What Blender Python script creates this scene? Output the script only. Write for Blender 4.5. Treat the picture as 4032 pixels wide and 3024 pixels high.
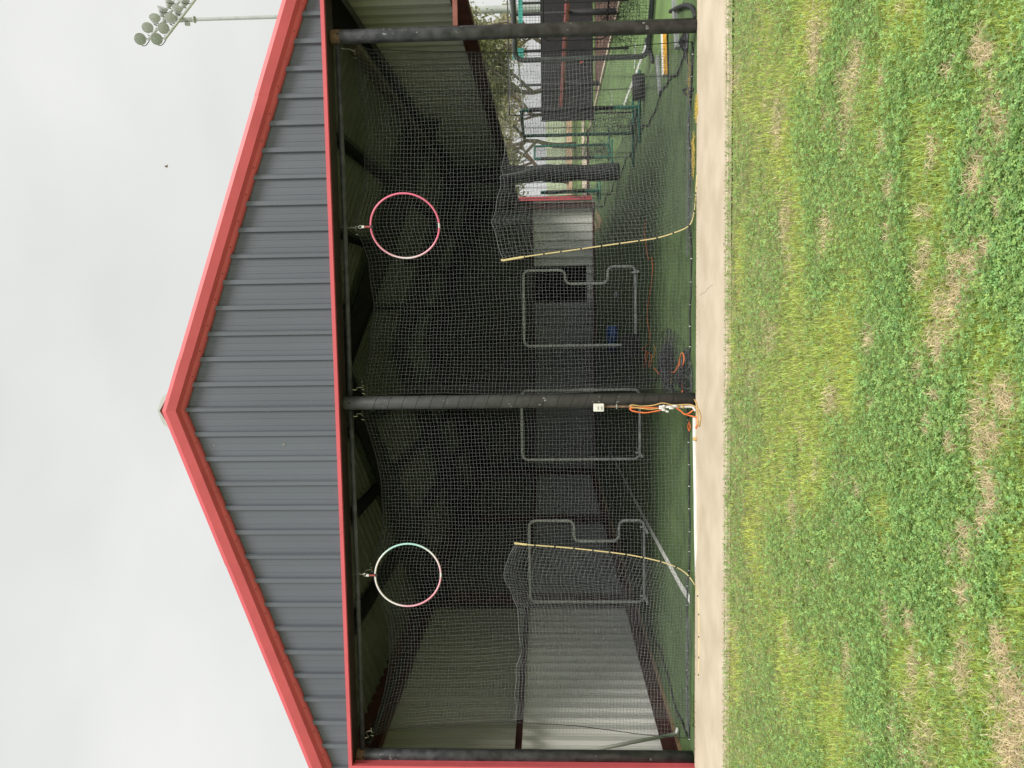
import bpy, bmesh, math, random
import numpy as np
from mathutils import Vector, Matrix
random.seed(7); rng = np.random.default_rng(11)
S = bpy.context.scene
C = S.collection
for o in list(bpy.data.objects): bpy.data.objects.remove(o)

# ------------------------------------------------------------------ camera
CAM = np.array([1.1427, -9.5365, 1.7795]); YAW, PITCH, ROLL, FPX = .0940, .0450, -.0118, 3100.
fw = np.array([-math.sin(YAW)*math.cos(PITCH), math.cos(YAW)*math.cos(PITCH), math.sin(PITCH)])
r0 = np.array([math.cos(YAW), math.sin(YAW), 0.]); u0 = np.cross(r0, fw)
rt = math.cos(ROLL)*r0 + math.sin(ROLL)*u0; up = -math.sin(ROLL)*r0 + math.cos(ROLL)*u0
cd = bpy.data.cameras.new('camera'); cam = bpy.data.objects.new('camera', cd); C.objects.link(cam)
# the phone was held sideways: picture right is world down, picture up is world right
M = Matrix.Identity(4)
for k in range(3):
    M[k][0] = -up[k]; M[k][1] = rt[k]; M[k][2] = -fw[k]; M[k][3] = CAM[k]
cam.matrix_world = M
cd.sensor_width = 36; cd.lens = FPX/4032*36; cd.clip_start = .05; cd.clip_end = 2000
S.camera = cam
S.render.resolution_x, S.render.resolution_y = 1024, 768

# ------------------------------------------------------------------ world and sun (bright overcast)
SUN_EL, SUN_AZ = math.radians(50), math.radians(150)
w = bpy.data.worlds.new('World'); S.world = w; w.use_nodes = True
nt = w.node_tree; nt.nodes.clear()
def N(t, typ, **kw):
    n = t.nodes.new(typ)
    for k, v in kw.items(): setattr(n, k, v)
    return n
sky = N(nt, 'ShaderNodeTexSky', sky_type='NISHITA', sun_disc=False)
sky.sun_elevation = SUN_EL; sky.sun_rotation = SUN_AZ; sky.dust_density = 4
hs = N(nt, 'ShaderNodeHueSaturation'); hs.inputs['Saturation'].default_value = .12
nt.links.new(sky.outputs[0], hs.inputs['Color'])
tc = N(nt, 'ShaderNodeTexCoord')
mp = N(nt, 'ShaderNodeMapping'); mp.inputs['Scale'].default_value = (1.3, 1.3, 2.6)
nt.links.new(tc.outputs['Generated'], mp.inputs['Vector'])
no = N(nt, 'ShaderNodeTexNoise'); no.inputs['Scale'].default_value = 2.2; no.inputs['Detail'].default_value = 5; no.inputs['Roughness'].default_value = .45
nt.links.new(mp.outputs[0], no.inputs['Vector'])
cr = N(nt, 'ShaderNodeValToRGB')
cr.color_ramp.elements[0].position = .3; cr.color_ramp.elements[0].color = (3.78, 3.86, 3.77, 1)
cr.color_ramp.elements[1].position = .72; cr.color_ramp.elements[1].color = (4.48, 4.51, 4.38, 1)
nt.links.new(no.outputs['Fac'], cr.inputs[0])
mx = N(nt, 'ShaderNodeMix', data_type='RGBA'); mx.inputs[0].default_value = .97
nt.links.new(hs.outputs[0], mx.inputs[6]); nt.links.new(cr.outputs[0], mx.inputs[7])
bg = N(nt, 'ShaderNodeBackground'); bg.inputs['Strength'].default_value = .1
nt.links.new(mx.outputs[2], bg.inputs['Color'])
wo = N(nt, 'ShaderNodeOutputWorld'); nt.links.new(bg.outputs[0], wo.inputs[0])
sl = bpy.data.lights.new('sun', 'SUN'); sl.energy = 1.5; sl.angle = math.radians(22); sl.color = (1, .955, .88)
so = bpy.data.objects.new('sun', sl); C.objects.link(so)
sd = Vector((math.sin(SUN_AZ)*math.cos(SUN_EL), math.cos(SUN_AZ)*math.cos(SUN_EL), math.sin(SUN_EL)))
so.rotation_euler = sd.to_track_quat('Z', 'Y').to_euler(); so.location = (0, -20, 30)
vs = S.view_settings; vs.view_transform = 'Standard'; vs.look = 'None'; vs.gamma = 1; vs.use_curve_mapping = False
vs.exposure = 1.0
S.render.engine = 'CYCLES'
S.cycles.max_bounces = 8; S.cycles.diffuse_bounces = 4

# ------------------------------------------------------------------ helpers
def ray(sx, sy):
    return fw + (3024-sy-1512)/FPX*rt - (sx-2016)/FPX*up
def on(axis, sx, sy, val):
    d = ray(sx, sy); t = (val-CAM[axis])/d[axis]; p = CAM+t*d
    return Vector(p)
def G(sx, sy, z=0.): return on(2, sx, sy, z)       # measured point on a level plane
def FY(sx, sy, y=0.): return on(1, sx, sy, y)      # measured point on a plane parallel to the front
def FX(sx, sy, x=0.): return on(0, sx, sy, x)

def mat(name, col, rough=.6, var=.12, scale=6., bump=0., bscale=40., metal=0., stretch=(1, 1, 1), col2=None, spec=.5, detail=4, lo=.35, hi=.65):
    m = bpy.data.materials.new(name); m.use_nodes = True; t = m.node_tree; b = t.nodes['Principled BSDF']
    b.inputs['Roughness'].default_value = rough; b.inputs['Metallic'].default_value = metal
    b.inputs['Specular IOR Level'].default_value = spec
    tc = N(t, 'ShaderNodeTexCoord'); mp = N(t, 'ShaderNodeMapping'); mp.inputs['Scale'].default_value = stretch
    t.links.new(tc.outputs['Object'], mp.inputs[0])
    no = N(t, 'ShaderNodeTexNoise'); no.inputs['Scale'].default_value = scale; no.inputs['Detail'].default_value = detail
    t.links.new(mp.outputs[0], no.inputs['Vector'])
    r = N(t, 'ShaderNodeValToRGB'); r.color_ramp.elements[0].position = lo; r.color_ramp.elements[1].position = hi
    a = tuple(c*(1-var) for c in col[:3])+(1,); c2 = (tuple(c*(1+var) for c in col[:3]) if col2 is None else col2[:3])+(1,)
    r.color_ramp.elements[0].color = a; r.color_ramp.elements[1].color = c2
    t.links.new(no.outputs['Fac'], r.inputs[0]); t.links.new(r.outputs[0], b.inputs['Base Color'])
    if bump:
        n2 = N(t, 'ShaderNodeTexNoise'); n2.inputs['Scale'].default_value = bscale; n2.inputs['Detail'].default_value = 3
        t.links.new(mp.outputs[0], n2.inputs['Vector'])
        bm = N(t, 'ShaderNodeBump'); bm.inputs['Strength'].default_value = bump; bm.inputs['Distance'].default_value = .01
        t.links.new(n2.outputs['Fac'], bm.inputs['Height']); t.links.new(bm.outputs[0], b.inputs['Normal'])
    return m
def attr_mat(name, rough=.6, trans=.25):
    m = bpy.data.materials.new(name); m.use_nodes = True; t = m.node_tree; b = t.nodes['Principled BSDF']
    at = N(t, 'ShaderNodeAttribute', attribute_name='tint'); t.links.new(at.outputs['Color'], b.inputs['Base Color'])
    b.inputs['Roughness'].default_value = rough; b.inputs['Specular IOR Level'].default_value = .25
    tr = N(t, 'ShaderNodeBsdfTranslucent'); t.links.new(at.outputs['Color'], tr.inputs[0])
    ms = N(t, 'ShaderNodeMixShader'); ms.inputs[0].default_value = trans
    t.links.new(b.outputs[0], ms.inputs[1]); t.links.new(tr.outputs[0], ms.inputs[2])
    t.links.new(ms.outputs[0], t.nodes['Material Output'].inputs[0])
    return m

class MB:
    def __init__(s): s.v = []; s.f = []
    def add(s, vs, fs):
        n = len(s.v); s.v += [tuple(p) for p in vs]; s.f += [tuple(i+n for i in q) for q in fs]; return s
    def box(s, a, b):
        x0, y0, z0 = a; x1, y1, z1 = b
        return s.add([(x0,y0,z0),(x1,y0,z0),(x1,y1,z0),(x0,y1,z0),(x0,y0,z1),(x1,y0,z1),(x1,y1,z1),(x0,y1,z1)],
              [(0,3,2,1),(4,5,6,7),(0,1,5,4),(1,2,6,5),(2,3,7,6),(3,0,4,7)])
    def beam(s, a, b, w, h, upv=(0,0,1)):
        a = Vector(a); b = Vector(b); d = (b-a).normalized(); x = d.cross(Vector(upv)).normalized(); z = x.cross(d)
        P = [p+x*i*w/2+z*j*h/2 for p in (a, b) for i, j in ((-1,-1),(1,-1),(1,1),(-1,1))]
        return s.add(P, [(3,2,1,0),(4,5,6,7),(0,1,5,4),(1,2,6,5),(2,3,7,6),(3,0,4,7)])
    def tube(s, pts, r, n=8, closed=False, caps=True, rs=None):
        P = [Vector(p) for p in pts]; m = len(P); V = []; pn = None
        for i, p in enumerate(P):
            if closed: d = P[(i+1) % m]-P[i-1]
            else: d = P[min(i+1, m-1)]-P[max(i-1, 0)]
            d = d.normalized() if d.length > 1e-9 else Vector((0,0,1))
            if pn is None:
                pn = d.cross(Vector((0,0,1)))
                if pn.length < .05: pn = d.cross(Vector((1,0,0)))
            pn = (pn-d*pn.dot(d)); pn = pn.normalized() if pn.length > 1e-9 else Vector((1,0,0))
            q = d.cross(pn); rr = rs[i] if rs else r
            V += [p+pn*math.cos(2*math.pi*k/n)*rr+q*math.sin(2*math.pi*k/n)*rr for k in range(n)]
        F = []
        for i in range(m if closed else m-1):
            j = (i+1) % m
            F += [(i*n+k, i*n+(k+1) % n, j*n+(k+1) % n, j*n+k) for k in range(n)]
        if caps and not closed: F += [tuple(range(n))[::-1], tuple((m-1)*n+k for k in range(n))]
        return s.add(V, F)
    def lathe(s, c, axis, prof, n=16):
        ax = Vector(axis).normalized(); a = ax.orthogonal().normalized(); b = ax.cross(a); c = Vector(c); V = []; F = []
        for r, h in prof: V += [c+ax*h+a*math.cos(2*math.pi*k/n)*r+b*math.sin(2*math.pi*k/n)*r for k in range(n)]
        for i in range(len(prof)-1): F += [(i*n+k, i*n+(k+1) % n, (i+1)*n+(k+1) % n, (i+1)*n+k) for k in range(n)]
        return s.add(V, F)
    def extrude(s, prof, a, b):          # closed profile points given at end a and end b
        n = len(a); s.add(list(a)+list(b), [(k, (k+1) % n, n+(k+1) % n, n+k) for k in range(n)]+[tuple(range(n))[::-1], tuple(range(n, 2*n))]); return s
    def build(s, name, m, parent=None, smooth=False, bevel=0):
        me = bpy.data.meshes.new(name); me.from_pydata(s.v, [], s.f); me.materials.append(m)
        bm = bmesh.new(); bm.from_mesh(me); bmesh.ops.recalc_face_normals(bm, faces=bm.faces)
        bm.to_mesh(me); bm.free()
        if smooth:
            me.polygons.foreach_set('use_smooth', [True]*len(me.polygons))
        o = bpy.data.objects.new(name, me); C.objects.link(o)
        if parent: o.parent = parent; o.matrix_parent_inverse = Matrix.Translation(parent.location).inverted() if parent.location.length else Matrix.Identity(4)
        if bevel:
            md = o.modifiers.new('bevel', 'BEVEL'); md.width = bevel; md.segments = 2; md.limit_method = 'ANGLE'
        return o
def thing(name, label, cat, loc=(0,0,0), group=None):
    o = bpy.data.objects.new(name, None); C.objects.link(o); o.location = loc; o.empty_display_size = .1
    return tag(o, label, cat, group)
def tag(o, label, cat, group=None):
    o['label'] = label; o['category'] = cat
    if group: o['group'] = group
    return o
def struct(o): o['kind'] = 'structure'; return o
def stuff(o): o['kind'] = 'stuff'; return o
def smooth_path(pts, n=6):
    P = [Vector(p) for p in pts]; out = []
    for i in range(len(P)-1):
        p0 = P[max(i-1,0)]; p1 = P[i]; p2 = P[i+1]; p3 = P[min(i+2, len(P)-1)]
        for k in range(n):
            t = k/n
            out.append(.5*((2*p1)+(p2-p0)*t+(2*p0-5*p1+4*p2-p3)*t*t+(3*p1-p0-3*p2+p3)*t**3))
    out.append(P[-1]); return out
def interp(x, xs, ys): return np.interp(x, xs, ys)

def np_mesh(name, V, F, m, parent=None, tint=None, smooth=False):
    me = bpy.data.meshes.new(name); V = np.asarray(V, np.float32); F = np.asarray(F, np.int32); k = F.shape[1]
    me.vertices.add(len(V)); me.vertices.foreach_set('co', V.ravel())
    me.loops.add(F.size); me.loops.foreach_set('vertex_index', F.ravel())
    me.polygons.add(len(F)); me.polygons.foreach_set('loop_start', np.arange(0, F.size, k, dtype=np.int32))
    me.polygons.foreach_set('loop_total', np.full(len(F), k, np.int32))
    if smooth: me.polygons.foreach_set('use_smooth', np.ones(len(F), bool))
    me.update(calc_edges=True)
    if tint is not None:
        a = me.color_attributes.new('tint', 'FLOAT_COLOR', 'POINT')
        a.data.foreach_set('color', np.concatenate([tint, np.ones((len(tint),1))], 1).astype(np.float32).ravel())
    me.materials.append(m); o = bpy.data.objects.new(name, me); C.objects.link(o)
    if parent: o.parent = parent
    return o
def strands(Ls, r):
    """Ls: (n, m, 3) polylines -> three-sided twine."""
    Ls = np.asarray(Ls, float); n, m, _ = Ls.shape
    d = np.empty_like(Ls); d[:,1:-1] = Ls[:,2:]-Ls[:,:-2]; d[:,0] = Ls[:,1]-Ls[:,0]; d[:,-1] = Ls[:,-1]-Ls[:,-2]
    d /= np.linalg.norm(d, axis=2, keepdims=True)+1e-9
    ref = np.where(np.abs(d[...,2:3]) > .8, np.array([1.,.1,0]), np.array([.05,.1,1.]))
    a = np.cross(d, ref); a /= np.linalg.norm(a, axis=2, keepdims=True)+1e-9; b = np.cross(d, a)
    V = np.stack([Ls+r*(math.cos(t)*a+math.sin(t)*b) for t in (.3, .3+2*math.pi/3, .3+4*math.pi/3)], 2)   # n,m,3,3
    idx = np.arange(n*m*3).reshape(n, m, 3); F = []
    for k in range(3):
        j = (k+1) % 3
        F.append(np.stack([idx[:,:-1,k], idx[:,:-1,j], idx[:,1:,j], idx[:,1:,k]], -1).reshape(-1, 4))
    return V.reshape(-1, 3), np.concatenate(F)
def net_mesh(name, P, r, m, parent=None):
    """P: (n, m, 3) grid of knots."""
    V1, F1 = strands(P, r); V2, F2 = strands(P.transpose(1,0,2), r)
    return np_mesh(name, np.concatenate([V1, V2]), np.concatenate([F1, F2+len(V1)]), m, parent)
def vnoise(x, y, seed=0):
    r = np.random.default_rng(seed).random((64, 64)); xi = np.floor(x).astype(int); yi = np.floor(y).astype(int)
    fx = x-xi; fy = y-yi; fx = fx*fx*(3-2*fx); fy = fy*fy*(3-2*fy); g = lambda i, j: r[i % 64, j % 64]
    return (g(xi,yi)*(1-fx)+g(xi+1,yi)*fx)*(1-fy)+(g(xi,yi+1)*(1-fx)+g(xi+1,yi+1)*fx)*fy
def fnoise(x, y, seed=0): return .55*vnoise(x,y,seed)+.3*vnoise(2.1*x,2.1*y,seed+1)+.15*vnoise(4.3*x,4.3*y,seed+2)

# ------------------------------------------------------------------ materials
m_siding = mat('charcoal_grey_panel', (.128,.141,.172), .42, .07, 1.2, stretch=(1,1,.25))
m_red = mat('red_trim_paint', (.68,.118,.142), .42, .07, 2.2)
m_primer = mat('maroon_primer_steel', (.085,.028,.024), .6, .25, 5, bump=.1)
m_header = mat('dark_brown_soffit', (.035,.022,.02), .6, .3, 6)
m_beam = mat('black_steel', (.02,.021,.024), .5, .3, 6)
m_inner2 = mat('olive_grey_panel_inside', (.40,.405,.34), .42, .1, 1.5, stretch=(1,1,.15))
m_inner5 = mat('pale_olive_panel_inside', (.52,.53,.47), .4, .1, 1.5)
m_inner3 = mat('shaded_olive_panel_inside', (.10,.105,.092), .5, .1, 1.5)  # deep shade of the upper rear walls put into the colour
m_inner4 = mat('shaded_galvanised_panel_inside', (.40,.41,.41), .45, .1, 1.5)  # shaded copy of the galvanised panel, light falloff put into the colour
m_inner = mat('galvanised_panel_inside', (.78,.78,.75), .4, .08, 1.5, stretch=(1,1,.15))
m_roofp = mat('roof_panel_underside', (.185,.20,.165), .45, .12, 2)
m_white = mat('white_metal', (.75,.77,.75), .5, .05)
m_post = mat('scuffed_black_pipe_paint', (.042,.045,.052), .38, .3, 9, bump=.15, bscale=30, col2=(.075,.078,.088))
m_wrap = mat('black_wrap_vinyl', (.068,.07,.076), .5, .2, 7, bump=.12, bscale=18)
m_scuff = mat('bare_scuffed_paint', (.22,.22,.22), .6, .3, 40)
m_rust = mat('rusty_weld', (.16,.10,.06), .8, .35, 30, bump=.3)
m_black = mat('matt_black', (.008,.008,.009), .8, .2)
m_net = mat('weathered_net_twine', (.215,.228,.235), .85, .25, 25)
m_netd = mat('black_net_twine', (.03,.031,.034), .85, .3, 25)
m_yrope = mat('pale_yellow_braided_rope', (.72,.6,.3), .8, .2, 120, bump=.4, bscale=160)
m_yellow = mat('faded_yellow_frayed_rope', (.75,.55,.12), .85, .25, 60)
m_brope = mat('black_rope', (.02,.021,.024), .8, .4, 60, col2=(.07,.07,.075))
m_pad = mat('grey_frame_padding', (.74,.75,.73), .5, .2, 12, bump=.15)
m_tape = mat('black_tape', (.02,.02,.022), .6, .2)
m_orange = mat('orange_cord_rubber', (.85,.22,.07), .5, .12, 20)
m_tan = mat('tan_cord_rubber', (.62,.42,.16), .5, .12, 20)
m_pvc = mat('white_pvc', (.78,.77,.72), .4, .06, 5)
m_alu = mat('bare_aluminium', (.45,.47,.48), .4, .12, 8, metal=.6)
m_green = mat('green_frame_paint', (.02,.17,.12), .45, .2, 10)
m_blue = mat('blue_tarp', (.035,.12,.38), .45, .25, 10, bump=.4, bscale=14)
m_wood = mat('bare_lumber', (.36,.25,.14), .75, .2, 6, stretch=(1,8,1))
m_conc = mat('cream_concrete', (.655,.55,.405), .85, .06, 2.0, bump=.18, bscale=60, col2=(.73,.63,.485))
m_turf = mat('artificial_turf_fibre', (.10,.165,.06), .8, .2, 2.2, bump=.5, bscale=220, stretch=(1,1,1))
m_turf2 = mat('paler_turf_outside', (.18,.29,.10), .8, .15, 1.6, bump=.5, bscale=150)  # paler green than the turf under the roof
m_paint = mat('worn_white_turf_paint', (.68,.70,.66), .8, .3, 14, lo=.3, hi=.55)
m_lawn = mat('lawn_soil_and_thatch', (.27,.31,.11), .95, .35, 9, bump=.6, bscale=50, col2=(.42,.38,.19))
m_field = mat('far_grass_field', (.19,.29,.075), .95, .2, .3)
m_dirt = mat('brown_warning_track_dirt', (.15,.085,.06), .95, .2, 4, bump=.3)
m_tandirt = mat('pale_infield_dirt', (.55,.38,.22), .95, .12, 2)
m_screen = mat('black_windscreen_fabric', (.022,.022,.024), .75, .15, 3)
m_redpad = mat('faded_red_rail_cap', (.50,.085,.075), .5, .25, 4)
m_poleg = mat('galvanised_pole', (.50,.52,.53), .45, .08, 3)
m_lamp = mat('lamp_reflector_white', (.46,.47,.45), .35, .1, 8)
m_lglass = mat('lamp_glass', (.40,.42,.40), .15, .15, 12)
m_bark = mat('grey_brown_bark', (.21,.18,.15), .9, .3, 8, bump=.5, bscale=12)
m_leaf = attr_mat('leaf', .6, .3)
m_grass = attr_mat('grass_blade', .55, .42)
m_steelw = mat('bright_steel', (.6,.6,.58), .3, .1, metal=.8)

# ------------------------------------------------------------------ ground and setting
def sheet(name, pts, z, m):
    mb = MB(); mb.add([(x, y, z) for x, y in pts], [tuple(range(len(pts)))]); o = mb.build(name, m)
    if o.data.polygons[0].normal.z < 0: o.data.flip_normals()
    return struct(o)
def rect(x0, y0, x1, y1): return [(x0,y0),(x1,y0),(x1,y1),(x0,y1)]
sheet('ground', rect(-500, -400, 500, 900), -.055, m_field)
SY0, SY1 = -1.70, -.10                      # front and back edge of the concrete walk
lawn = sheet('lawn', rect(-14, -14, 16, SY0+.02), -.034, m_lawn)
def walk():
    mb = MB(); xs = np.arange(-12, 14.01, .25); V = []
    for x in xs:
        e0 = SY0+.10*(x-.4)/4+.012*math.sin(7*x)+.012*random.uniform(-1,1)
        e1 = SY1+.06*(x-.3)/4.5+.006*random.uniform(-1,1)
        V.append([(x,e0,-.03),(x,e0,.008),(x,e0+.015,.014),(x,e1-.01,.014),(x,e1,.008),(x,e1,-.03)])
    for i in range(len(V)-1):
        mb.add(V[i]+V[i+1], [(k,k+1,6+k+1,6+k) for k in range(5)])
    return struct(mb.build('concrete_walk', m_conc))
walk()
# crack in the walk
cr_pts = [G(*p, .015) for p in [(2755,1162),(2770,1153),(2778,1150),(2784,1138),(2793,1132),(2800,1124),(2806,1122)]]
mb = MB(); mb.tube(cr_pts, .0012, 4); cw = mb.build('crack', m_black); cw.parent = bpy.data.objects['concrete_walk']
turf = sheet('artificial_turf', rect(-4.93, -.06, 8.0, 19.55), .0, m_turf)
for x0, x1 in ((8.0, 60),):
    sheet('dirt_track', rect(8.14, -10, 60, 19), -.02, m_dirt)
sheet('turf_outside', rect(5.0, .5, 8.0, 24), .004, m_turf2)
mb = MB(); mb.box((8.0,-5,-.05),(8.14,24,.06)); struct(mb.build('concrete_kerb', m_conc))
sheet('pale_dirt_strip', rect(-40, 44, 60, 58), -.03, m_tandirt)
sheet('hazed_far_field', rect(-300, 58.5, 400, 880), -.04, mat('hazed_far_grass', (.38,.45,.27), .95, .12, .05))  # distance haze put into the pale grass colour
sheet('concrete_path', rect(5.2, 24.2, 7.9, 27), -.02, m_conc)
sheet('concrete_path', rect(-30, 27.1, 40, 29.5), -.021, m_conc)
# painted lines on the turf (children of the turf)
def line(pts, wd, z, name='painted_line', par=turf):
    mb = MB(); P = [Vector(p) for p in pts]; V = []
    for i, p in enumerate(P):
        d = (P[min(i+1,len(P)-1)]-P[max(i-1,0)]).normalized(); n = Vector((-d.y, d.x, 0))*wd/2
        V += [(p.x+n.x, p.y+n.y, z), (p.x-n.x, p.y-n.y, z)]
    mb.add(V, [(2*i, 2*i+1, 2*i+3, 2*i+2) for i in range(len(P)-1)])
    o = mb.build(name, m_paint, par); return o
line([(-2.56,.3),(-2.62,.9),(-2.70,3),(-2.80,6.2),(-2.88,10),(-3.0,13.5)] and [Vector((x,y,0)) for x,y in [(-2.56,.25),(-2.62,.9),(-2.70,3),(-2.80,6.2),(-2.88,10),(-3.0,13.5)]], .11, .005)
m_paint2 = mat('ghost_turf_paint', (.12,.16,.1), .8, .3, 14)
for a, b, wd in [((2550,890),(2550,1085),.07),((2580,870),(2580,1050),.06),((2525,1010),(2570,965),.16),((2440,1660),(2450,1740),.14),((2500,1150),(2500,1000),.05)]:
    o = line([G(*a), G(*b)], wd, .004+.001*random.random()); o.data.materials[0] = m_paint2
tout = bpy.data.objects['turf_outside']
line([G(2455,417), G(2478,360), G(2502,300), G(2542,184), G(2565,120)], .10, .0085, par=tout)
line([G(2403,500), G(2409,420), G(2412,355)], .07, .0086, par=tout)
line([G(2500,270), G(2503,170)], .1, .0087, par=tout)

# ------------------------------------------------------------------ the building
RZ, SL = 6.39, .356           # ridge height and roof slope
def roofz(x): return RZ-SL*abs(x)
B = thing('batting_cage_building', 'charcoal metal batting cage building with red gable trim and wide open front', 'building', (0,0,0))
def rib_profile(x0, x1, step=.305, wide=0.):
    """x, depth pairs of a ribbed steel sheet: major ribs and two minor ones between"""
    out = []; k = math.floor(x0/step)-1
    while k*step < x1+step:
        c = k*step
        for dx, h in ((-.036-wide,0),(-.026-wide,.043),(.026+wide,.043),(.036+wide,0),(.092,0),(.097,.004),(.120,.004),(.125,0),(.180,0),(.185,.004),(.208,.004),(.213,0)):
            if x0 < c+dx < x1: out.append((c+dx, h))
        k += 1
    h = lambda x: float(np.interp(x, [p[0] for p in out], [p[1] for p in out])) if out else 0
    return [(x0, h(x0))]+out+[(x1, h(x1))]
# front gable siding, one sheet after the other
FYS = -.20; JX = -4.56
xs = [-5.15]+[JX]+[JX+.915*k+.005 for k in range(1, 11)]+[5.15]
xs = sorted(set(round(x,3) for x in xs))
for i in range(len(xs)-1):
    a, b = xs[i], xs[i+1]
    if b-a < .05: continue
    pr = rib_profile(a, b-.003)
    if a < 0 < b: pr = sorted(pr+[(0., float(np.interp(0,[q[0] for q in pr],[q[1] for q in pr])))])
    zb = 0.0 if b <= JX+.01 else 4.30
    mb = MB(); n = len(pr); off = .002*(i % 2)
    V = [(x, FYS-h-off, zb) for x, h in pr]+[(x, FYS-h-off, roofz(x)-.14) for x, h in pr]
    mb.add(V, [(k, k+1, n+k+1, n+k) for k in range(n-1)]); mb.build('siding_panel', m_siding, B)
# white scuffs on the siding
for k, (s, rr) in enumerate([((1054,1616),.020),((1138,1616),.024),((842,1752),.022),((1117,1750),.035),((1083,1626),.010),((1100,478),.018)]):
    p = FY(*s, FYS-.006); mb = MB(); n = 9
    V = [(p.x+rr*random.uniform(.3,1)*math.cos(2*math.pi*j/n), p.y, p.z+rr*random.uniform(.3,.8)*math.sin(2*math.pi*j/n)) for j in range(n)]
    mb.add(V, [tuple(range(n))]); mb.build('scuff_mark', m_scuff if k else m_white, B)
# rake trim, left and right of the ridge, profile in (y, drop)
PRF = [(-.32,0),(-.375,.012),(-.385,.062),(-.352,.168),(-.275,.188),(-.262,.222),(-.235,.236),(-.20,.236),(-.20,.01)]
for sgn in (-1, 1):
    for k, (x0, x1) in enumerate(((0,.62) if sgn > 0 else (0,1.9), (.60,3.66) if sgn > 0 else (1.88,4.93), (3.64,5.4) if sgn > 0 else (4.91,5.4))):
        o_ = .003*((k+1) % 2); PR = [(y-(o_ if y < -.21 else 0), d) for y, d in PRF]; mb = MB()      # lapped trim lengths
        a = [(sgn*x0, y, RZ+.012+o_-SL*x0-d) for y, d in PR]; b = [(sgn*x1, y, RZ+.012+o_-SL*x1-d) for y, d in PR]
        mb.extrude(PR, a, b); t = mb.build('rake_trim', m_red, B)
    for k in range(1, 18):
        x = sgn*(.1+k*.305); mb = MB()
        mb.lathe((x, -.262, RZ+.012-SL*abs(x)-.207), (0,-1,0), [(.009,0),(.009,.006),(.004,.009),(0,.009)], 6)
        mb.build('trim_screw', m_primer, t)
# ridge cap end and roof sheets
mb = MB(); cap = [(-.21,-.085),(-.16,-.015),(0,.045),(.16,-.015),(.21,-.085),(.2,-.1),(0,.02),(-.2,-.1)]
mb.extrude(cap, [(x,-.345,RZ+.03+z) for x, z in cap], [(x,20,RZ+.03+z) for x, z in cap]); mb.build('ridge_cap', mat('weathered_cap',(.5,.53,.52),.5,.1,4), B)
BY = 19.6                      # back wall
for sgn in (-1, 1):
    for k in range(22):
        y0 = -.31+k*.915; y1 = min(y0+.925, BY+.2)
        pr = rib_profile(y0, y1); n = len(pr); mb = MB()
        f = -1.4
        zo = RZ-.0+.003*(k % 2); V = [(0, y, zo+h*f) for y, h in pr]+[(sgn*5.3, y, zo-SL*5.3+h*f) for y, h in pr]
        mb.add(V, [(i, i+1, n+i+1, n+i) for i in range(n-1)]); mb.build('roof_panel', m_roofp, B)
# purlins and eave struts along the depth
for x in (-3.75,-2.5,-1.25,1.25,2.5,3.75):
    mb = MB(); zt = roofz(x)-.07; s = 1 if x > 0 else -1
    mb.box((x-.004, -.15, zt-.2), (x+.004, BY-.02, zt)); mb.box((x+.0045*s, -.15, zt-.2), (x+.06*s, BY-.02, zt-.195)); mb.box((x-.0045*s, -.15, zt-.006+(.0)), (x-.06*s, BY-.02, zt))
    mb.build('purlin', m_beam, B)
for x in (-4.93, 4.93):
    mb = MB(); s = 1 if x > 0 else -1
    mb.box((x-.006, .02, 4.16), (x+.006, BY-.02, roofz(x)-.03)); mb.box((x-.0065*s, .02, 4.16), (x-.11*s, BY-.02, 4.17))
    mb.build('eave_strut', m_primer if x < 0 else m_beam, B)
# rafters (tapered frames) and columns
for y in (6.3, 12.6, 19.3):
    for s in (-1, 1):
        mb = MB(); x1 = s*4.9
        for (dx, wd) in ((0, .012),):
            V = [(0,y-.006,RZ-.25),(x1,y-.006,roofz(x1)-.25),(x1,y-.006,roofz(x1)-.85),(0,y-.006,RZ-.6)]
            mb.extrude(V, V, [(a,b+.012,c) for a,b,c in V])
            for t0, t1 in (((0,RZ-.26),(x1,roofz(x1)-.26)), ((0,RZ-.6),(x1,roofz(x1)-.85))):
                mb.beam((t0[0],y,t0[1]),(t1[0],y,t1[1]),.16,.012)
        mb.build('rafter', m_beam, B)
    for x in ([-4.84] if y < 19 else [-4.84, 4.84]):
        mb = MB(); z1 = roofz(x)-.3
        mb.box((x-.1,y-.08,0),(x-.09,y+.08,z1)); mb.box((x+.09,y-.08,0),(x+.1,y+.08,z1)); mb.box((x-.089,y-.005,0),(x+.089,y+.005,z1))
        mb.box((x-.11,y-.1,0),(x+.11,y+.1,.015))
        mb.build('column', m_primer, B)
# side walls inside: left full height, right only above the rail
WX = 5.02
def wall_sheets(x, s, z0, z1, m, off=0.):
    for k in range(22):
        y0 = .0+k*.915-.15; y1 = min(y0+.925, BY)
        if y0 > BY: break
        pr = rib_profile(y0, y1, wide=.022); n = len(pr); mb = MB()
        x_ = x+off-s*.003*(k % 2); V = [(x_+s*(.0+h*1.35), y, z0) for y, h in pr]+[(x_+s*(.0+h*1.35), y, z1) for y, h in pr]
        mb.add(V, [(i, i+1, n+i+1, n+i) for i in range(n-1)]); mb.build('wall_panel', m if (y0 < 6.1 or s < 0) else m_inner4 if m is m_inner else m_inner3, B)  # past the first column the sheets take the shaded copies
wall_sheets(-WX-.01, 1, .0, 2.24, m_inner); wall_sheets(-WX-.01, 1, 2.24, roofz(5.02), m_inner2); wall_sheets(WX+.08, -1, 2.74, roofz(5.06), m_inner5)
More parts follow.
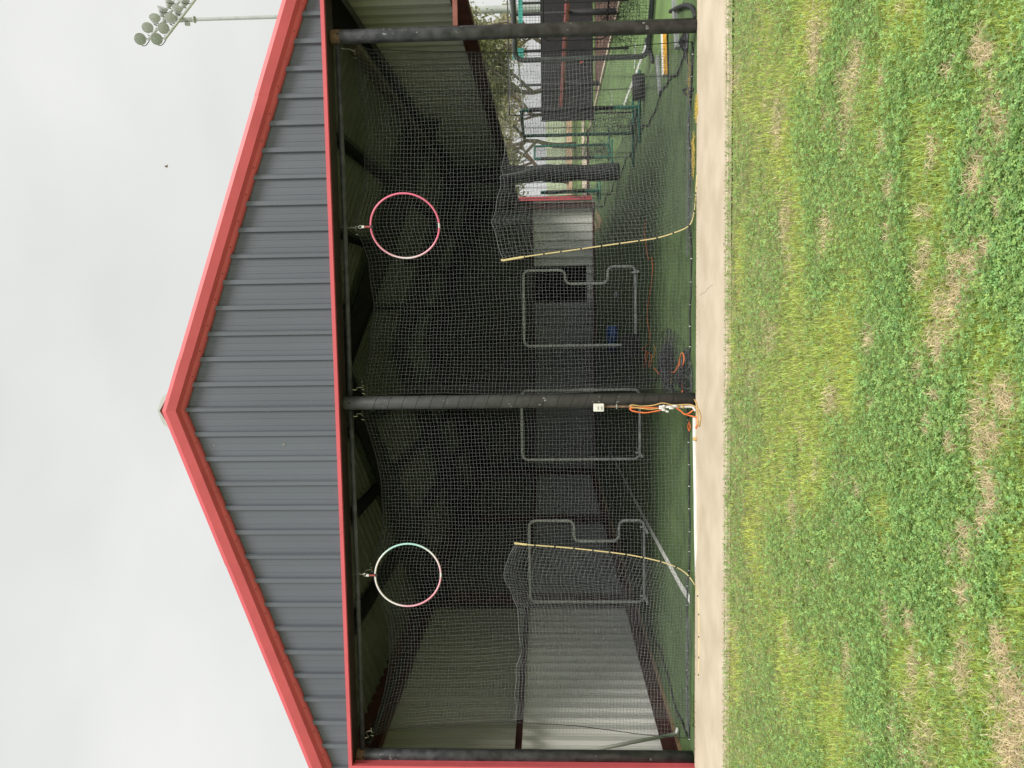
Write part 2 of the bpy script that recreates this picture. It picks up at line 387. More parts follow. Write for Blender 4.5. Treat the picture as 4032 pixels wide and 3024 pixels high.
def girt(a, b, name='wall_girt', m=m_primer, h=.2, s=1):
    mb = MB(); x = a[0]
    mb.box((x-.004, a[1], a[2]-h/2), (x+.004, b[1], a[2]+h/2))
    mb.box((x+.0045*s, a[1], a[2]-h/2), (x+.07*s, b[1], a[2]-h/2+.005)); mb.box((x+.0045*s, a[1], a[2]+h/2-.005), (x+.07*s, b[1], a[2]+h/2))
    return mb.build(name, m, B)
girt((-4.90,.12,2.24), (-4.90,BY-.1,2.24), h=.09)
mb = MB(); mb.box((-4.98,.12,.06),(-4.965,BY-.1,.24)); mb.box((-4.96,.12,.055),(-4.89,BY-.1,.06)); mb.build('base_rail', m_primer, B)
mb = MB(); mb.box((-4.98,.13,.0),(-4.88,BY-.1,.05)); mb.build('timber_sill', m_wood, B)
mb = MB(); mb.box((4.96,.12,2.72),(4.975,BY-.1,2.90)); mb.box((4.978,.12,2.715),(5.05,BY-.1,2.722)); mb.box((4.905,.12,2.905),(4.975,BY-.1,2.911)); mb.build('wall_girt', m_primer, B)
mb = MB(); mb.beam((4.46,.0,2.807),(5.06,.0,2.807),.05,.055); mb.build('corner_girt', mat('red_oxide_tube',(.26,.09,.07),.6,.15,8), B)
# back wall with a dark doorway and a red jamb
yb = BY
D0, D1, DZ0, DZ1 = 1.38, 2.70, .30, 2.22
pieces = [(-5.09,-3.2,0,DZ1),(-3.2,-1.4,0,DZ1),(-1.4,D0,0,DZ1),(D0,D1,0,DZ0),(D1,4.0,0,DZ1),(4.0,5.15,0,DZ1)]+[(a, b, DZ1, None) for a, b in ((-5.09,-3.2),(-3.2,-1.4),(-1.4,D0),(D0,D1),(D1,4.0),(4.0,5.15))]
for (a, b, z0, z1) in pieces:
    pr = rib_profile(a, b+.012); n = len(pr); mb = MB(); yb = BY-.003*(pieces.index((a,b,z0,z1)) % 2)
    if a < 0 < b: pr = sorted(pr+[(0.,0.)]); n = len(pr)
    V = [(x, yb-h, z0) for x, h in pr]+[(x, yb-h, (z1 if z1 else roofz(x)-.005)) for x, h in pr]
    mb.add(V, [(i,i+1,n+i+1,n+i) for i in range(n-1)]); mb.build('back_wall_panel', (m_inner if a > D0-.1 else m_inner4) if z1 else m_inner3, B)  # shade painted in: left of the doorway and all upper sheets are darker
mb = MB(); mb.add([(D0-.4,yb+.05,0),(D1+.4,yb+.05,0),(D1+.4,yb+3,0),(D0-.4,yb+3,0),(D0-.4,yb+.05,2.6),(D1+.4,yb+.05,2.6),(D1+.4,yb+3,2.6),(D0-.4,yb+3,2.6)],
       [(0,1,2,3),(4,5,6,7),(1,2,6,5),(2,3,7,6),(3,0,4,7)]); mb.build('dark_room', m_black, B)
mb = MB(); mb.box((-4.9,yb-.11,2.24),(4.9,yb-.04,2.30)); mb.build('wall_girt', m_primer, B)
mb = MB(); mb.box((-4.9,yb-.08,.0),(4.9,yb-.04,.08)); mb.build('base_rail', m_primer, B)
mb = MB(); mb.box((5.06,yb-.16,.1),(5.2,yb-.02,4.4)); mb.build('door_jamb', m_red, B)
# header trim, soffit, left jamb
mb = MB(); mb.box((JX+.04,-.248,4.288),(5.2,-.196,4.332)); mb.build('header_trim', m_red, B)
mb = MB(); mb.box((JX+.04,-.19,4.29),(5.2,.12,4.31)); mb.build('header_soffit', m_header, B)
mb = MB(); mb.box((JX,-.248,0),(JX+.038,-.196,4.332)); mb.build('jamb_trim', m_red, B)
mb = MB(); mb.box((JX-.02,-.19,0),(JX+.012,.02,4.285)); mb.build('jamb_return', m_red, B)
# the three front posts and the cross pipes
def front_post(x, m, wrapped=False):
    mb = MB(); r = .081 if not wrapped else .083; H = 4.285 if not wrapped else 4.30; ns = 20
    mb.lathe((x,0,0), (0,0,1), [(0,0.0),(r,0.0),(r,H-.03),(r-.006,H-.008),(r-.02,H)], ns); o = mb.build('front_post', m, B, smooth=True)
    hb = MB(); p = (x+.008,-r-.0012, H-.10); hb.lathe(p, (0,-1,0), [(.013,0),(.009,.001),(0,.0011)], 12); hb.build('bolt_hole', m_black, o)
    return o
pl = front_post(-4.519, m_post); pc = front_post(0.03, m_wrap, True); pr_ = front_post(4.381, m_post)
pl['label'] = 'bare scuffed post beside the red jamb'; pc['label'] = 'post wrapped in a spiral of black vinyl'; pr_['label'] = 'bare scuffed post at the open side'
mb = MB(); pts = []
for k in range(0, 23*16):
    a = k/16*2*math.pi; z = 4.02-k/16*.172
    if z < .1: break
    pts.append((.03+.0835*math.cos(a), .0835*math.sin(a), z))
mb.tube(pts, .0028, 5); mb.build('wrap_seam', m_black, pc)
for par, x, zs in ((pl,-4.519,[(3.95,.04),(3.85,.05),(3.80,.025),(3.6,.02),(3.72,.03),(.5,.03),(1.2,.02)]), (pr_,4.381,[(3.62,.05),(3.58,.03),(3.40,.025),(2.75,.03),(3.9,.02),(3.25,.03),(1.5,.03),(.62,.05)]), (pc,.03,[(3.75,.02),(2.2,.03),(1.85,.045),(1.2,.03),(.95,.03),(3.0,.02)])):
    for z, sz in zs:
        for q in range(3):
            a0 = -math.pi/2+random.uniform(-.7,.7); n = 8; mb = MB(); V = []
            zz = z+random.uniform(-.05,.05)
            for j in range(n):
                t = 2*math.pi*j/n; rr = random.uniform(.35,1)*sz*random.uniform(.3,.8); aa = a0+rr*.5*math.cos(t)/.08
                V.append((x+.0845*math.cos(aa), .0845*math.sin(aa), zz+rr*math.sin(t)))
            mb.add(V, [tuple(range(n))]); mb.build('paint_scuff', m_scuff, par)
for x in (-4.519, 4.381):
    mb = MB(); mb.lathe((x,0,4.17), (0,0,1), [(.0825,0),(.084,.02),(.0825,.06),(.084,.1),(.082,.11)], 18); mb.build('rusty_weld', m_rust, pl if x < 0 else pr_, smooth=True)
for a, b in ((-4.44,-.055),(.115,4.30)):
    mb = MB(); mb.tube([(a,.0,4.205),((a+b)/2,.0,4.197),(b,.0,4.205)], .031, 12); mb.build('cross_pipe', m_post, B, smooth=True)
# timber along the open side from the front post back, carrying the net, and padded middle post
mb = MB(); mb.beam((4.40,.12,4.10),(4.40,9.7,4.12),.09,.14); mb.build('net_beam', mat('old_brown_timber',(.07,.058,.04),.8,.3,6), B)
mb = MB(); mb.beam((-4.42,.1,4.16),(-4.42,6.2,4.16),.05,.06); mb.build('net_beam', m_beam, B)
mb = MB(); P = []; R_ = []
for k in range(26):
    z = k*.17; P.append((4.40+.015*math.sin(k*1.3), 9.86, z)); R_.append(.195+.018*math.sin(k*.9)+.012*random.random())
mb.tube(P, .2, 14, rs=R_); pm = mb.build('padded_post', mat('black_post_padding',(.02,.021,.024),.5,.3,5,bump=.3,bscale=8), B, smooth=True)

# ------------------------------------------------------------------ nets
CELL = .045; TW = .00135
def top_curve(bay):
    if bay == 'L': s = [(1450,2905),(1480,2840),(1507,2749),(1539,2590),(1525,2432),(1490,2330),(1458,2263),(1475,2205),(1500,2130),(1510,2040),(1508,1940),(1481,1779),(1452,1690),(1428,1632)]
    else: s = [(1430,1530),(1442,1440),(1456,1395),(1472,1220),(1454,1030),(1425,950),(1402,893),(1404,850),(1431,745),(1437,678),(1440,542),(1426,407),(1399,300),(1400,225)]
    P = [FY(*q, .2) for q in s]; return [p.x for p in P], [p.z for p in P]
def front_grid(bay, x0, x1, y0, edge=None):
    n = int((x1-x0)/CELL)+1; mrows = int(4.05/CELL)+1
    xs_, zs_ = top_curve(bay); X = np.linspace(x0, x1, n); top = np.interp(X, xs_, zs_)
    k = np.ones(5)/5; top = np.convolve(np.pad(top, 2, 'edge'), k, 'valid')
    mean = top.mean(); T = np.linspace(0, 1, mrows); P = np.zeros((n, mrows, 3))
    for j, t in enumerate(T):
        z = .012+(mean-.012)*(1-t)+(top-mean)*np.exp(-t*4.05/1.0)
        sway = .06*np.sin(X*2.1+t*1.7)+.03*np.sin(X*5.3-t*4)+.015*np.sin(X*11+t*9)
        P[:,j,0] = X+.012*np.sin(t*9+X*3)+.02*np.sin(X*1.7+1)*t; P[:,j,2] = z+.006*np.sin(X*9+t*3)
        P[:,j,1] = y0+sway*(.3+t)+.13*t*t
    P += rng.normal(0, .0026, P.shape); P[:,:,0] += (.02*np.sin(X*4.1)[:,None]*np.sin(T*7)[None,:]); P[:,:,2] = np.maximum(P[:,:,2], .008)
    if edge is not None:
        ez, ex = edge
        xe = np.interp(P[0,:,2], ez, ex)         # pull the left edge along a hanging curve
        side, span = edge[2] if len(edge) > 2 else 1, .5
    if edge is not None:
        w_ = np.clip(1-(X-x0)/1.6, 0, 1)**1.3 if edge_side(bay) == 0 else np.clip(1-(x1-X)/1.0, 0, 1)**1.3
        base = P[0,:,0] if edge_side(bay) == 0 else P[-1,:,0]
        P[:,:,0] += w_[:,None]*(xe-base)[None,:]
    return P
def edge_side(bay): return 0 if bay == 'L' else 1
def edge_pts(s): 
    P = [FY(*q, .25) for q in s]; P.sort(key=lambda p: p.z); return [p.z for p in P], [p.x for p in P]
NETS = {}
for bay, x0, x1, lab in (('L', -4.34, -.06, 'grey front net with scalloped top across the bay left of the wrapped post'), ('R', .10, 4.33, 'grey front net with scalloped top across the bay right of the wrapped post')):
    t = thing('batting_net', lab, 'net', (0,0,0), 'nets hung in the building'); NETS[bay] = t
    e = edge_pts([(1460,2895),(1535,2866),(1700,2850),(1878,2839),(2000,2835),(2271,2850),(2542,2882),(2678,2896),(2720,2900)]) if bay == 'L' else edge_pts([(1400,180),(1440,200),(1650,208),(2020,210),(2400,190),(2690,165)])
    P = front_grid(bay, x0, x1, .2, e); net_mesh('netting', P, TW, m_net, t)['kind'] = 'stuff'
    mb = MB(); mb.tube(P[:,0,:], .006, 6); mb.build('top_rope', m_netd, t)
    ed = P[0] if bay == 'L' else P[-1]
    mb = MB(); mb.tube(ed, .005, 5); mb.build('edge_rope', m_netd, t)
    mb = MB(); hp = [(p[0], p[1]+.02*math.sin(p[0]*6), .012) for p in P[::2,-1,:]]; mb.tube(hp, .011, 6); o = mb.build('bottom_rope', m_brope, t)
    mb = MB()
    for q in hp[::3]: mb.tube([(q[0]-.004,q[1],.012),(q[0]+.004,q[1],.012)], .0125, 6)
    mb.build('rope_ties', m_white, t)
    # hanging knots and little carabiners where the net is tied up
    xs_, zs_ = top_curve(bay)
    mb = MB()
    for hx in ((-2.14,-.13,-4.3) if bay == 'L' else (2.17,.2,4.27)):
        hz = float(np.interp(hx, xs_, zs_))
        mb.tube(smooth_path([(hx,.2,hz),(hx+.01,.12,hz+.06),(hx-.01,.05,4.14),(hx,.0,4.235),(hx+.015,-.01,4.19)],4), .006, 5)
        for q in range(4): mb.tube([(hx+.05*q-.08,.2,hz-.02+.01*q),(hx+.05*q-.07,.195,hz+.015)], .004, 4)
    mb.build('hanger', m_steelw, t)
# side nets, divider and roof nets
def side_net(x, y0, y1, ztop, lab, amp=.05, col=m_net, cell=CELL, low=0.02, lean=0.0):
    t = thing('batting_net', lab, 'net', (0,0,0), 'nets hung in the building')
    n = int((y1-y0)/cell)+1; m_ = int(ztop/cell)+1; Y = np.linspace(y0, y1, n); P = np.zeros((n, m_, 3))
    sag = ztop-.16*np.abs(np.sin((Y-y0)*math.pi/3.1))
    for j in range(m_):
        k = j/(m_-1); P[:,j,1] = Y+.02*np.sin(k*8+Y); P[:,j,2] = low+(sag-low)*(1-k)
        P[:,j,0] = x+amp*np.sin(Y*2.3+k*2)*(.3+k)+amp*.5*np.sin(Y*6.1-k*3)+lean*k
    net_mesh('netting', P, TW*(.75 if x > -1 else .5), col, t)['kind'] = 'stuff'
    mb = MB(); mb.tube(P[::3,-1,:], .012, 6); mb.build('bottom_rope', m_brope, t)
    mb = MB(); mb.tube(P[::3,0,:], .006, 5); mb.build('top_rope', m_netd, t)
    return t
side_net(4.30, .55, 16.5, 4.1, 'long side net hanging along the open right side', .05, m_netd)
side_net(-4.42, .3, 10, 4.1, 'side net hanging close to the ribbed left wall', .06, m_netd)
side_net(.06, .3, 12, 4.1, 'dark divider net behind the wrapped post', .13, m_netd)
for a, b, lab in ((-4.3,-.1,'net ceiling of the left cage under the roof'), (.12,4.28,'net ceiling of the right cage under the roof')):
    t = thing('batting_net', lab, 'net', (0,0,0), 'nets hung in the building')
    n = int((b-a)/CELL); n = int((b-a)/.06); m_ = int(12/.06); X = np.linspace(a, b, n); Y = np.linspace(.22, 12.2, m_); P = np.zeros((n, m_, 3))
    xs_, zs_ = top_curve('L' if a < -1 else 'R'); tp = np.interp(X, xs_, zs_)
    for j, y in enumerate(Y):
        q = 1-math.exp(-(y-.22)/.8)
        P[:,j,0] = X; P[:,j,1] = y; P[:,j,2] = tp*(1-q)+q*(4.0-.12*np.cos((X-(a+b)/2)*1.45)-.30*abs(math.sin((y-.2)*math.pi/3.05))*(1-math.exp(-(y-.2)/1.5)))
    net_mesh('netting', P, TW*.7, m_netd, t)['kind'] = 'stuff'
# doorway flaps: a second layer of net with a yellow rope sewn to its edge
def flap(rope, topedge, lab, side, y=.10):
    t = thing('net_door_flap', lab, 'net', (0,0,0), 'net door flaps')
    Pr = [FY(*q, y) for q in rope]; Pr = [p if p.z > .015 else G(*q, .016) for p, q in zip(Pr, rope)]
    path = smooth_path(Pr, 8)
    mb = MB(); mb.tube(path, .008, 7); ro = mb.build('edge_rope', m_yrope, t, smooth=True); ro['label'] = 'pale yellow rope along the flap edge'
    L = 0; mb = MB(); last = path[0]
    for i in range(1, len(path)-1):
        L += (path[i]-path[i-1]).length
        if L > .2:
            L = 0; d = (path[i+1]-path[i]).normalized()
            mb.tube([path[i]-d*.010, path[i]+d*.010], .0095, 7)
    mb.build('rope_ties', m_tape, t)
    mb = MB(); mb.tube([path[0]+Vector((.004,0,.035)), path[0], path[3], path[6]], .014, 7); mb.build('rope_knot', m_yrope, t)
    # netting between rope and far side
    E = [FY(*q, y) for q in topedge]; E = smooth_path(E, 8); ez = np.array([(p.x, p.y, p.z) for p in E])
    w_ = abs(E[-1].x-E[0].x); n = int(w_/CELL*1.25); U = np.linspace(0, 1, n)
    top = np.stack([np.interp(U, np.linspace(0,1,len(E)), ez[:,k]) for k in range(3)], 1)
    vert = [p for p in path if p.z > .02]; pv = np.array([(p.x,p.y,p.z) for p in vert]); T = np.linspace(0, 1, int(2.4/CELL))
    rp = np.stack([np.interp(T, np.linspace(0,1,len(pv)), pv[:,k]) for k in range(3)], 1)
    bx = np.linspace(rp[-1,0], ez[-1,0], n)
    P = np.zeros((n, len(T), 3))
    for i, uu in enumerate(U):
        for j, tt in enumerate(T):
            vpos = top[i]*(1-tt)+np.array([bx[i], y+.05, .016])*tt
            rpos = rp[j]; dx = rpos-(top[0]*(1-tt)+np.array([bx[0], y+.05, .016])*tt)
            q = vpos+dx*(1-uu)**1.5; q[1] += .025*math.sin(uu*23+tt*3)+.02*math.sin(uu*9-tt*5); q[0] += .012*math.sin(tt*19+uu*6); q[2] = max(q[2]+.01*math.sin(uu*40+tt*2)*(1-tt), .014)
            P[i,j] = q
    net_mesh('netting', P, TW, m_net, t)['kind'] = 'stuff'
    mb = MB(); mb.tube([tuple(p) for p in P[:,0,:]], .0026, 5); mb.build('torn_top_edge', m_net, t)
    return t
flap([(1984,1025),(2094,1007),(2225,989),(2352,971),(2488,952),(2587,937),(2668,912),(2709,892),(2726,867),(2736,817),(2740,760),(2744,690)],
     [(1984,1025),(1942,903),(1942,858),(1964,768),(1973,700),(1977,678),(1984,592),(2000,420),(2010,230)], 'net door flap edged with a yellow rope right of the wrapped post', 1)
flap([(2036,2140),(2094,2146),(2216,2155),(2334,2167),(2465,2183),(2569,2203),(2646,2226),(2696,2253),(2728,2290),(2745,2326),(2750,2385),(2752,2430),(2752,2588),(2750,2669)],
     [(2036,2140),(1985,2245),(2013,2342),(2036,2400),(2050,2554),(2032,2645),(2030,2760),(2030,2830)], 'net door flap edged with a yellow rope left of the wrapped post', -1)
# crumpled netting lying along the front edge
def heap(name, cen, size, n, lab, m, h=.06, seg=26, cat='net pile', group=None):
    """a loose heap of fallen netting: short crossed strands over a low mound"""
    t = thing(name, lab, cat, (cen[0],cen[1],0), group); Ls = np.zeros((n, seg, 3))
    for i in range(n):
        a = random.uniform(0, 6.28); x = random.gauss(0, .42)*size[0]; y = random.gauss(0, .42)*size[1]
        for k in range(seg):
            a += random.gauss(0, .45); x += .024*math.cos(a); y += .024*math.sin(a)
            ee = math.hypot(x/size[0], y/size[1]); x, y, a = (x*.97, y*.97, a+1.5) if ee > 1.5 else (x, y, a)
            e = max(0, 1-(x/size[0])**2-(y/size[1])**2)
            Ls[i,k] = (cen[0]+x, cen[1]+y, .012+h*e*random.uniform(.15,1))
    kk = n-n//7; C0 = np.array([cen[0],cen[1],0])
    V, F = strands(Ls[:kk], TW*1.1); o = np_mesh('tangled_netting', V-C0, F, m, t); o['kind'] = 'stuff'
    V, F = strands(Ls[kk:]+np.array([0,0,.004]), TW); o = np_mesh('loose_grey_twine', V-C0, F, m_net, t); o['kind'] = 'stuff'
    return t
def hem(lab, x0, x1, y, n, m):
    t = thing('net_hem', lab, 'net hem', (0,0,0)); X = np.linspace(x0, x1, int((x1-x0)/.03)); Ls = []
    for i in range(n):
        a, b, c = rng.uniform(0,6.28,3)
        Ls.append(np.stack([X, y+.07*np.sin(X*rng.uniform(2,5)+a)*rng.uniform(.2,1)+rng.normal(0,.02,len(X)), .012+np.abs(.045*np.sin(X*rng.uniform(5,14)+b))+rng.uniform(0,.012,len(X))], 1))
    Ls = np.array(Ls)
    V, F = strands(Ls, TW); Xc = Ls[:, ::2].transpose(1,0,2)
    V2, F2 = strands(Xc[:, rng.permutation(n)], TW*.8)
    o = np_mesh('tangled_netting', np.concatenate([V,V2]), np.concatenate([F,F2+len(V)]), m, t); o['kind'] = 'stuff'
hem('bunched grey net hem on the turf edge by the yellow frayed rope', 1.75, 4.05, .28, 11, m_net)
hem('bunched grey net hem on the turf edge near the left post', -4.25, -2.75, .16, 12, m_net)
c0 = G(2610,1500); heap('net_pile', (.30,1.9), (.36,1.15), 430, 'long black heap of fallen netting running back from the wrapped post', m_netd, .13)
heap('net_pile', (.26,.55), (.24,.30), 170, 'small black netting heap touching the foot of the wrapped post', m_netd, .14)
# frayed yellow rope ends
for k, (s0, s1, lab) in enumerate([((2706,270),(2716,345),'larger yellow frayed rope tangle nearest the open-side post'), ((2741,410),(2742,440),'small yellow frayed knot at the concrete edge'), ((2722,595),(2735,640),'yellow frayed rope tangle at the concrete edge halfway along the right bay')]):
    a = G(*s0,.02); b = G(*s1,.02); t = thing('frayed_rope', lab, 'rope', tuple((a+b)/2), 'yellow frayed rope ends')
    Ls = np.zeros((70, 12, 3)); c = (a+b)/2; L = (b-a).length*.6+.02
    for i in range(70):
        x = random.uniform(-L, L); y = random.gauss(0,.022); ang = random.uniform(0,6.28)
        for j in range(12):
            ang += random.gauss(0,.5); x += .011*math.cos(ang); y += .009*math.sin(ang); Ls[i,j] = (x, y, .008+abs(random.gauss(0,.01))-.02)
    V, F = strands(Ls, .0022); np_mesh('frayed_strands', V, F, m_yellow, t)['kind'] = 'stuff'
# black rope strands with hooks at the right corner of the turf
mb = MB(); mb.tube(smooth_path([G(*q,.014) for q in [(2706,200),(2703,225),(2708,250),(2712,258)]],5), .009, 6)
mb.tube(smooth_path([G(*q,.016) for q in [(2716,345),(2708,350),(2692,350),(2690,362),(2698,370),(2708,372),(2718,362),(2728,350)]],5), .011, 6)
mb.tube(smooth_path([G(*q,.016) for q in [(2712,358),(2722,366),(2716,380)]],5), .014, 6)
tag(mb.build('rope_tangle', m_brope, None, True), 'black rope tangle beside the yellow frayed rope', 'rope')
heap('net_pile', (G(2703,165).x, G(2703,165).y), (.12,.12), 160, 'black netting bunched at the bottom right corner of the front net', m_netd, .09)

# ------------------------------------------------------------------ hula hoops on straps
def hoop_mat(name, stops):
    m = bpy.data.materials.new(name); m.use_nodes = True; t = m.node_tree; b = t.nodes['Principled BSDF']
    tc = N(t, 'ShaderNodeTexCoord'); gr = N(t, 'ShaderNodeTexGradient', gradient_type='RADIAL'); mp = N(t, 'ShaderNodeMapping')
    mp.inputs['Rotation'].default_value = (math.radians(90), 0, 0)
    t.links.new(tc.outputs['Object'], mp.inputs[0]); t.links.new(mp.outputs[0], gr.inputs[0])
    r = N(t, 'ShaderNodeValToRGB'); e = r.color_ramp.elements
    while len(e) < len(stops): e.new(.5)
    for el, (p, c) in zip(e, stops): el.position = p; el.color = c+(1,)
    t.links.new(gr.outputs['Fac'], r.inputs[0]); t.links.new(r.outputs[0], b.inputs['Base Color']); b.inputs['Roughness'].default_value = .3
    return m
PK = (.86,.2,.32); WH = (.85,.8,.8); CY = (.5,.82,.79); LP = (.85,.45,.55)
def hoop(cen, rx, turn, m, lab, slab):
    o0 = MB(); o0.tube([(.41*rx*math.cos(a), 0, .41*math.sin(a)) for a in np.linspace(0, 2*math.pi, 72, endpoint=False)], .0115, 10, closed=True)
    o = o0.build('hula_hoop', m, None, True); o.location = cen; o.rotation_euler = (0,0,turn); tag(o, lab, 'hoop', 'hula hoops hung as targets')
    o1 = MB(); o1.tube([(.41*rx*math.cos(a), 0, .41*math.sin(a)) for a in np.linspace(-math.pi/2-.07, -math.pi/2+.07, 5)], .0122, 10); o1.build('joint_tape', m_white, None).parent = o
    z0 = cen[2]+.41; x, y = cen[0], cen[1]
    t = thing('hoop_strap', slab, 'strap', (x, y, z0), 'straps holding the hoops')
    mb = MB(); mb.box((-.016,-.017,-.03),(.016,.017,.10)); mb.build('webbing', m_tape, t).location = (0,0,0)
    for c in t.children: c.parent = t; c.matrix_parent_inverse = Matrix.Identity(4)
    mb = MB(); mb.box((-.008,-.0185,.0),(.008,-.0172,.07)); q = mb.build('label_stripe', m_redpad, None); q.parent = t
    mb = MB(); mb.box((-.014,-.02,.075),(.014,.02,.105)); q = mb.build('buckle', m_pvc, None); q.parent = t
    mb = MB(); mb.tube([(.016*math.cos(a),0,.125+.022*math.sin(a)) for a in np.linspace(0,6.28,14,endpoint=False)], .004, 6, closed=True)
    mb.tube(smooth_path([(0,.0,.147),(.006,.02,.19),(-.004,.045,.235),(0,.09,4.16-z0)],4), .004, 5); q = mb.build('carabiner', m_steelw, None); q.parent = t
    return o
hoop((-2.11,-.10,3.537), .93, math.radians(9), hoop_mat('hoop_cyan_pink', [(0,LP),(.06,WH),(.32,WH),(.42,CY),(.54,CY),(.64,WH),(.76,LP),(.88,(.86,.33,.44)),(1,LP)]), 'cyan, white and pink hula hoop hanging left of the wrapped post', 'dark webbing strap holding the cyan and pink hoop')
hoop((2.155,-.10,3.452), .93, math.radians(-14), hoop_mat('hoop_pink', [(0,WH),(.10,LP),(.22,PK),(.5,PK),(.8,PK),(.9,LP),(1,WH)]), 'bright pink hula hoop hanging right of the wrapped post', 'dark webbing strap with a cream buckle holding the pink hoop')

# ------------------------------------------------------------------ pitching screens
def rounded(pts, r=.13, n=6):
    P = [Vector(p) for p in pts]; out = []; m_ = len(P)
    for i in range(m_):
        a, b, c = P[i-1], P[i], P[(i+1) % m_]; d1 = (a-b).normalized(); d2 = (c-b).normalized(); rr = min(r, .48*(a-b).length, .48*(c-b).length)
        p0 = b+d1*rr; p1 = b+d2*rr
        for k in range(n+1):
            t = k/n; out.append(p0*(1-t)**2+b*2*t*(1-t)+p1*t*t)
    return out
def pitch_screen(y, outline, lab, netcol=m_netd, feet=((.2,),), inside=None):
    xs_ = [p[0] for p in outline]; x0, x1 = min(xs_), max(xs_); zt = max(p[1] for p in outline)
    t = thing('pitching_screen', lab, 'screen', ((x0+x1)/2, y, 0), 'pitching screens in the cages'); ox = (x0+x1)/2
    path = rounded([(x-ox, 0, z) for x, z in outline]); mb = MB(); mb.tube(path, .0265, 10, closed=True); f = mb.build('padded_frame', m_pad, None, True); f.parent = t
    # net lashing turns along the frame
    mb = MB(); L = 0
    for i in range(1, len(path)):
        d = path[i]-path[i-1]; n = max(1, int(d.length/.075)); dn = d.normalized() if d.length else Vector((1,0,0))
        if d.length < .03: 
            L += d.length
            if L < .05: continue
            L = 0; n = 1
        for k in range(n):
            p = path[i-1]+d*(k+.5)/n; s = Vector((dn.z*.3, 0, -dn.x*.3))
            mb.tube([p-dn*.0035, p+dn*.0035], .028, 8, caps=False)
    q = mb.build('lashing', m_tape, None); q.parent = t
    # net across the frame
    X = np.arange(x0+.03, x1-.02, .05)-ox; Z = np.arange(.06, zt-.02, .05)
    def ins(x, z):
        c = False; pp = [(p.x, p.z) for p in path]; j = len(pp)-1
        for i in range(len(pp)):
            if (pp[i][1] > z) != (pp[j][1] > z) and x < (pp[j][0]-pp[i][0])*(z-pp[i][1])/(pp[j][1]-pp[i][1])+pp[i][0]: c = not c
            j = i
        return c
    Ls = []
    for x in X:
        for k in range(len(Z)-1):
            if ins(x, Z[k]) and ins(x, Z[k+1]): Ls.append([(x,.05*math.sin(Z[k]*2),Z[k]),(x,.05*math.sin(Z[k+1]*2),Z[k+1])])
    for z in Z:
        for k in range(len(X)-1):
            if ins(X[k], z) and ins(X[k+1], z): Ls.append([(X[k],.05*math.sin(z*2),z),(X[k+1],.05*math.sin(z*2),z)])
    V, F = strands(np.array(Ls), .0016); q = np_mesh('screen_net', V, F, netcol, t); q['kind'] = 'stuff'
    for fx in (x0+.12-ox, x1-.12-ox):
        mb = MB(); mb.tube([(fx,-.42,.03),(fx,.42,.03)], .024, 8); mb.tube([(fx,-.02,.03),(fx,0,.12)], .02, 8); q = mb.build('foot', m_pad, None, True); q.parent = t
    return t
pitch_screen(4.675, [(-4.275,.04),(-4.275,2.15),(-2.735,2.15),(-2.735,1.33),(-3.12,1.33),(-3.12,.50),(-2.735,.50),(-2.735,.04)], 'grey padded screen with a notch in its side, left cage')
pitch_screen(5.44, [(-1.74,.03),(-1.74,2.28),(-.40,2.28),(-.40,.03)], 'plain rectangular grey padded screen half behind the wrapped post')
pitch_screen(6.05, [(.42,.04),(.42,2.23),(1.90,2.23),(1.90,1.41),(1.63,1.41),(1.63,.58),(1.95,.58),(1.95,.04)], 'grey padded screen with a notch in its side, right cage')

# ------------------------------------------------------------------ small things in the cages
def cord(name, paths, r, m, lab, group='extension cords', z=.012):
    mb = MB()
    for P in paths: mb.tube(smooth_path(P, 6), r, 7)
    return tag(mb.build(name, m, None, True), lab, 'cord', group)
q1 = lambda a, b: (2300+a/5.53, 1250+b/5.53)
q2 = lambda a, b: (1900+a/2.212, 600+b/2.212)
q3 = lambda a, b: (2300+a/4.424, 1450+b/4.424)
gz = lambda pts, f, z=.012: [G(*f(*p), z+.004*(i % 2)) for i, p in enumerate(pts)]
A = [(1420,590),(1410,700),(1425,830),(1445,930),(1475,920),(1480,1050),(1460,1200),(1440,1330),(1435,1430)]
A2 = [(1375,0),(1395,180),(1420,320),(1430,440),(1405,560),(1330,640),(1255,690),(1350,740),(1440,800),(1465,900),(1455,1070)]
cord('extension_cord', [gz(A,q2)+gz(A2,q1), gz([(1340,720),(1325,850),(1350,960),(1372,850),(1365,730)],q1,.016), gz([(1310,970),(1300,1060),(1330,1080),(1340,980)],q1), gz([(1420,940),(1410,1080),(1440,1070)],q1)], .0075, m_orange, 'long faded orange extension cord trailing back along the turf')
cord('extension_cord', [gz([(1520,1095),(1590,1180),(1650,1235),(1760,1200),(1860,1185),(1970,1190),(2040,1060),(2080,1045),(2100,1080)],q1,.06), gz([(2120,1115),(2165,1000),(2175,850),(2130,770),(2085,900),(2065,1060),(2060,1280),(2090,1390),(2140,1470),(2140,1640)],q1,.06)], .009, m_orange, 'bright orange extension cord in a loop on the turf near the concrete')
cord('extension_cord', [gz([(1690,1080),(1720,920),(1755,810),(1810,880),(1850,1050),(1875,1250),(1890,1440)],q1,.05), gz([(1515,600),(1545,680),(1540,780),(1520,870),(1480,830)],q1)], .0075, m_tan, 'tan extension cord bent like a hairpin on the turf')
PY = -.105
def pp(pts, y=PY): return [FY(*q3(*p), y-.006*(i % 3)) for i, p in enumerate(pts)]
cord('extension_cord', [pp([(1300,690),(1080,688),(830,690),(800,706),(850,745),(1050,775),(1200,755),(1350,725)]), pp([(1600,690),(1680,740),(1750,800),(1830,780),(1900,730)]), pp([(1740,800),(1900,840)])+[G(*q3(*p), .022) for p in [(1960,860),(1975,950),(1950,1040),(1925,950),(1915,860)]]], .0085, m_orange, 'orange extension cord looped on the wrapped post')
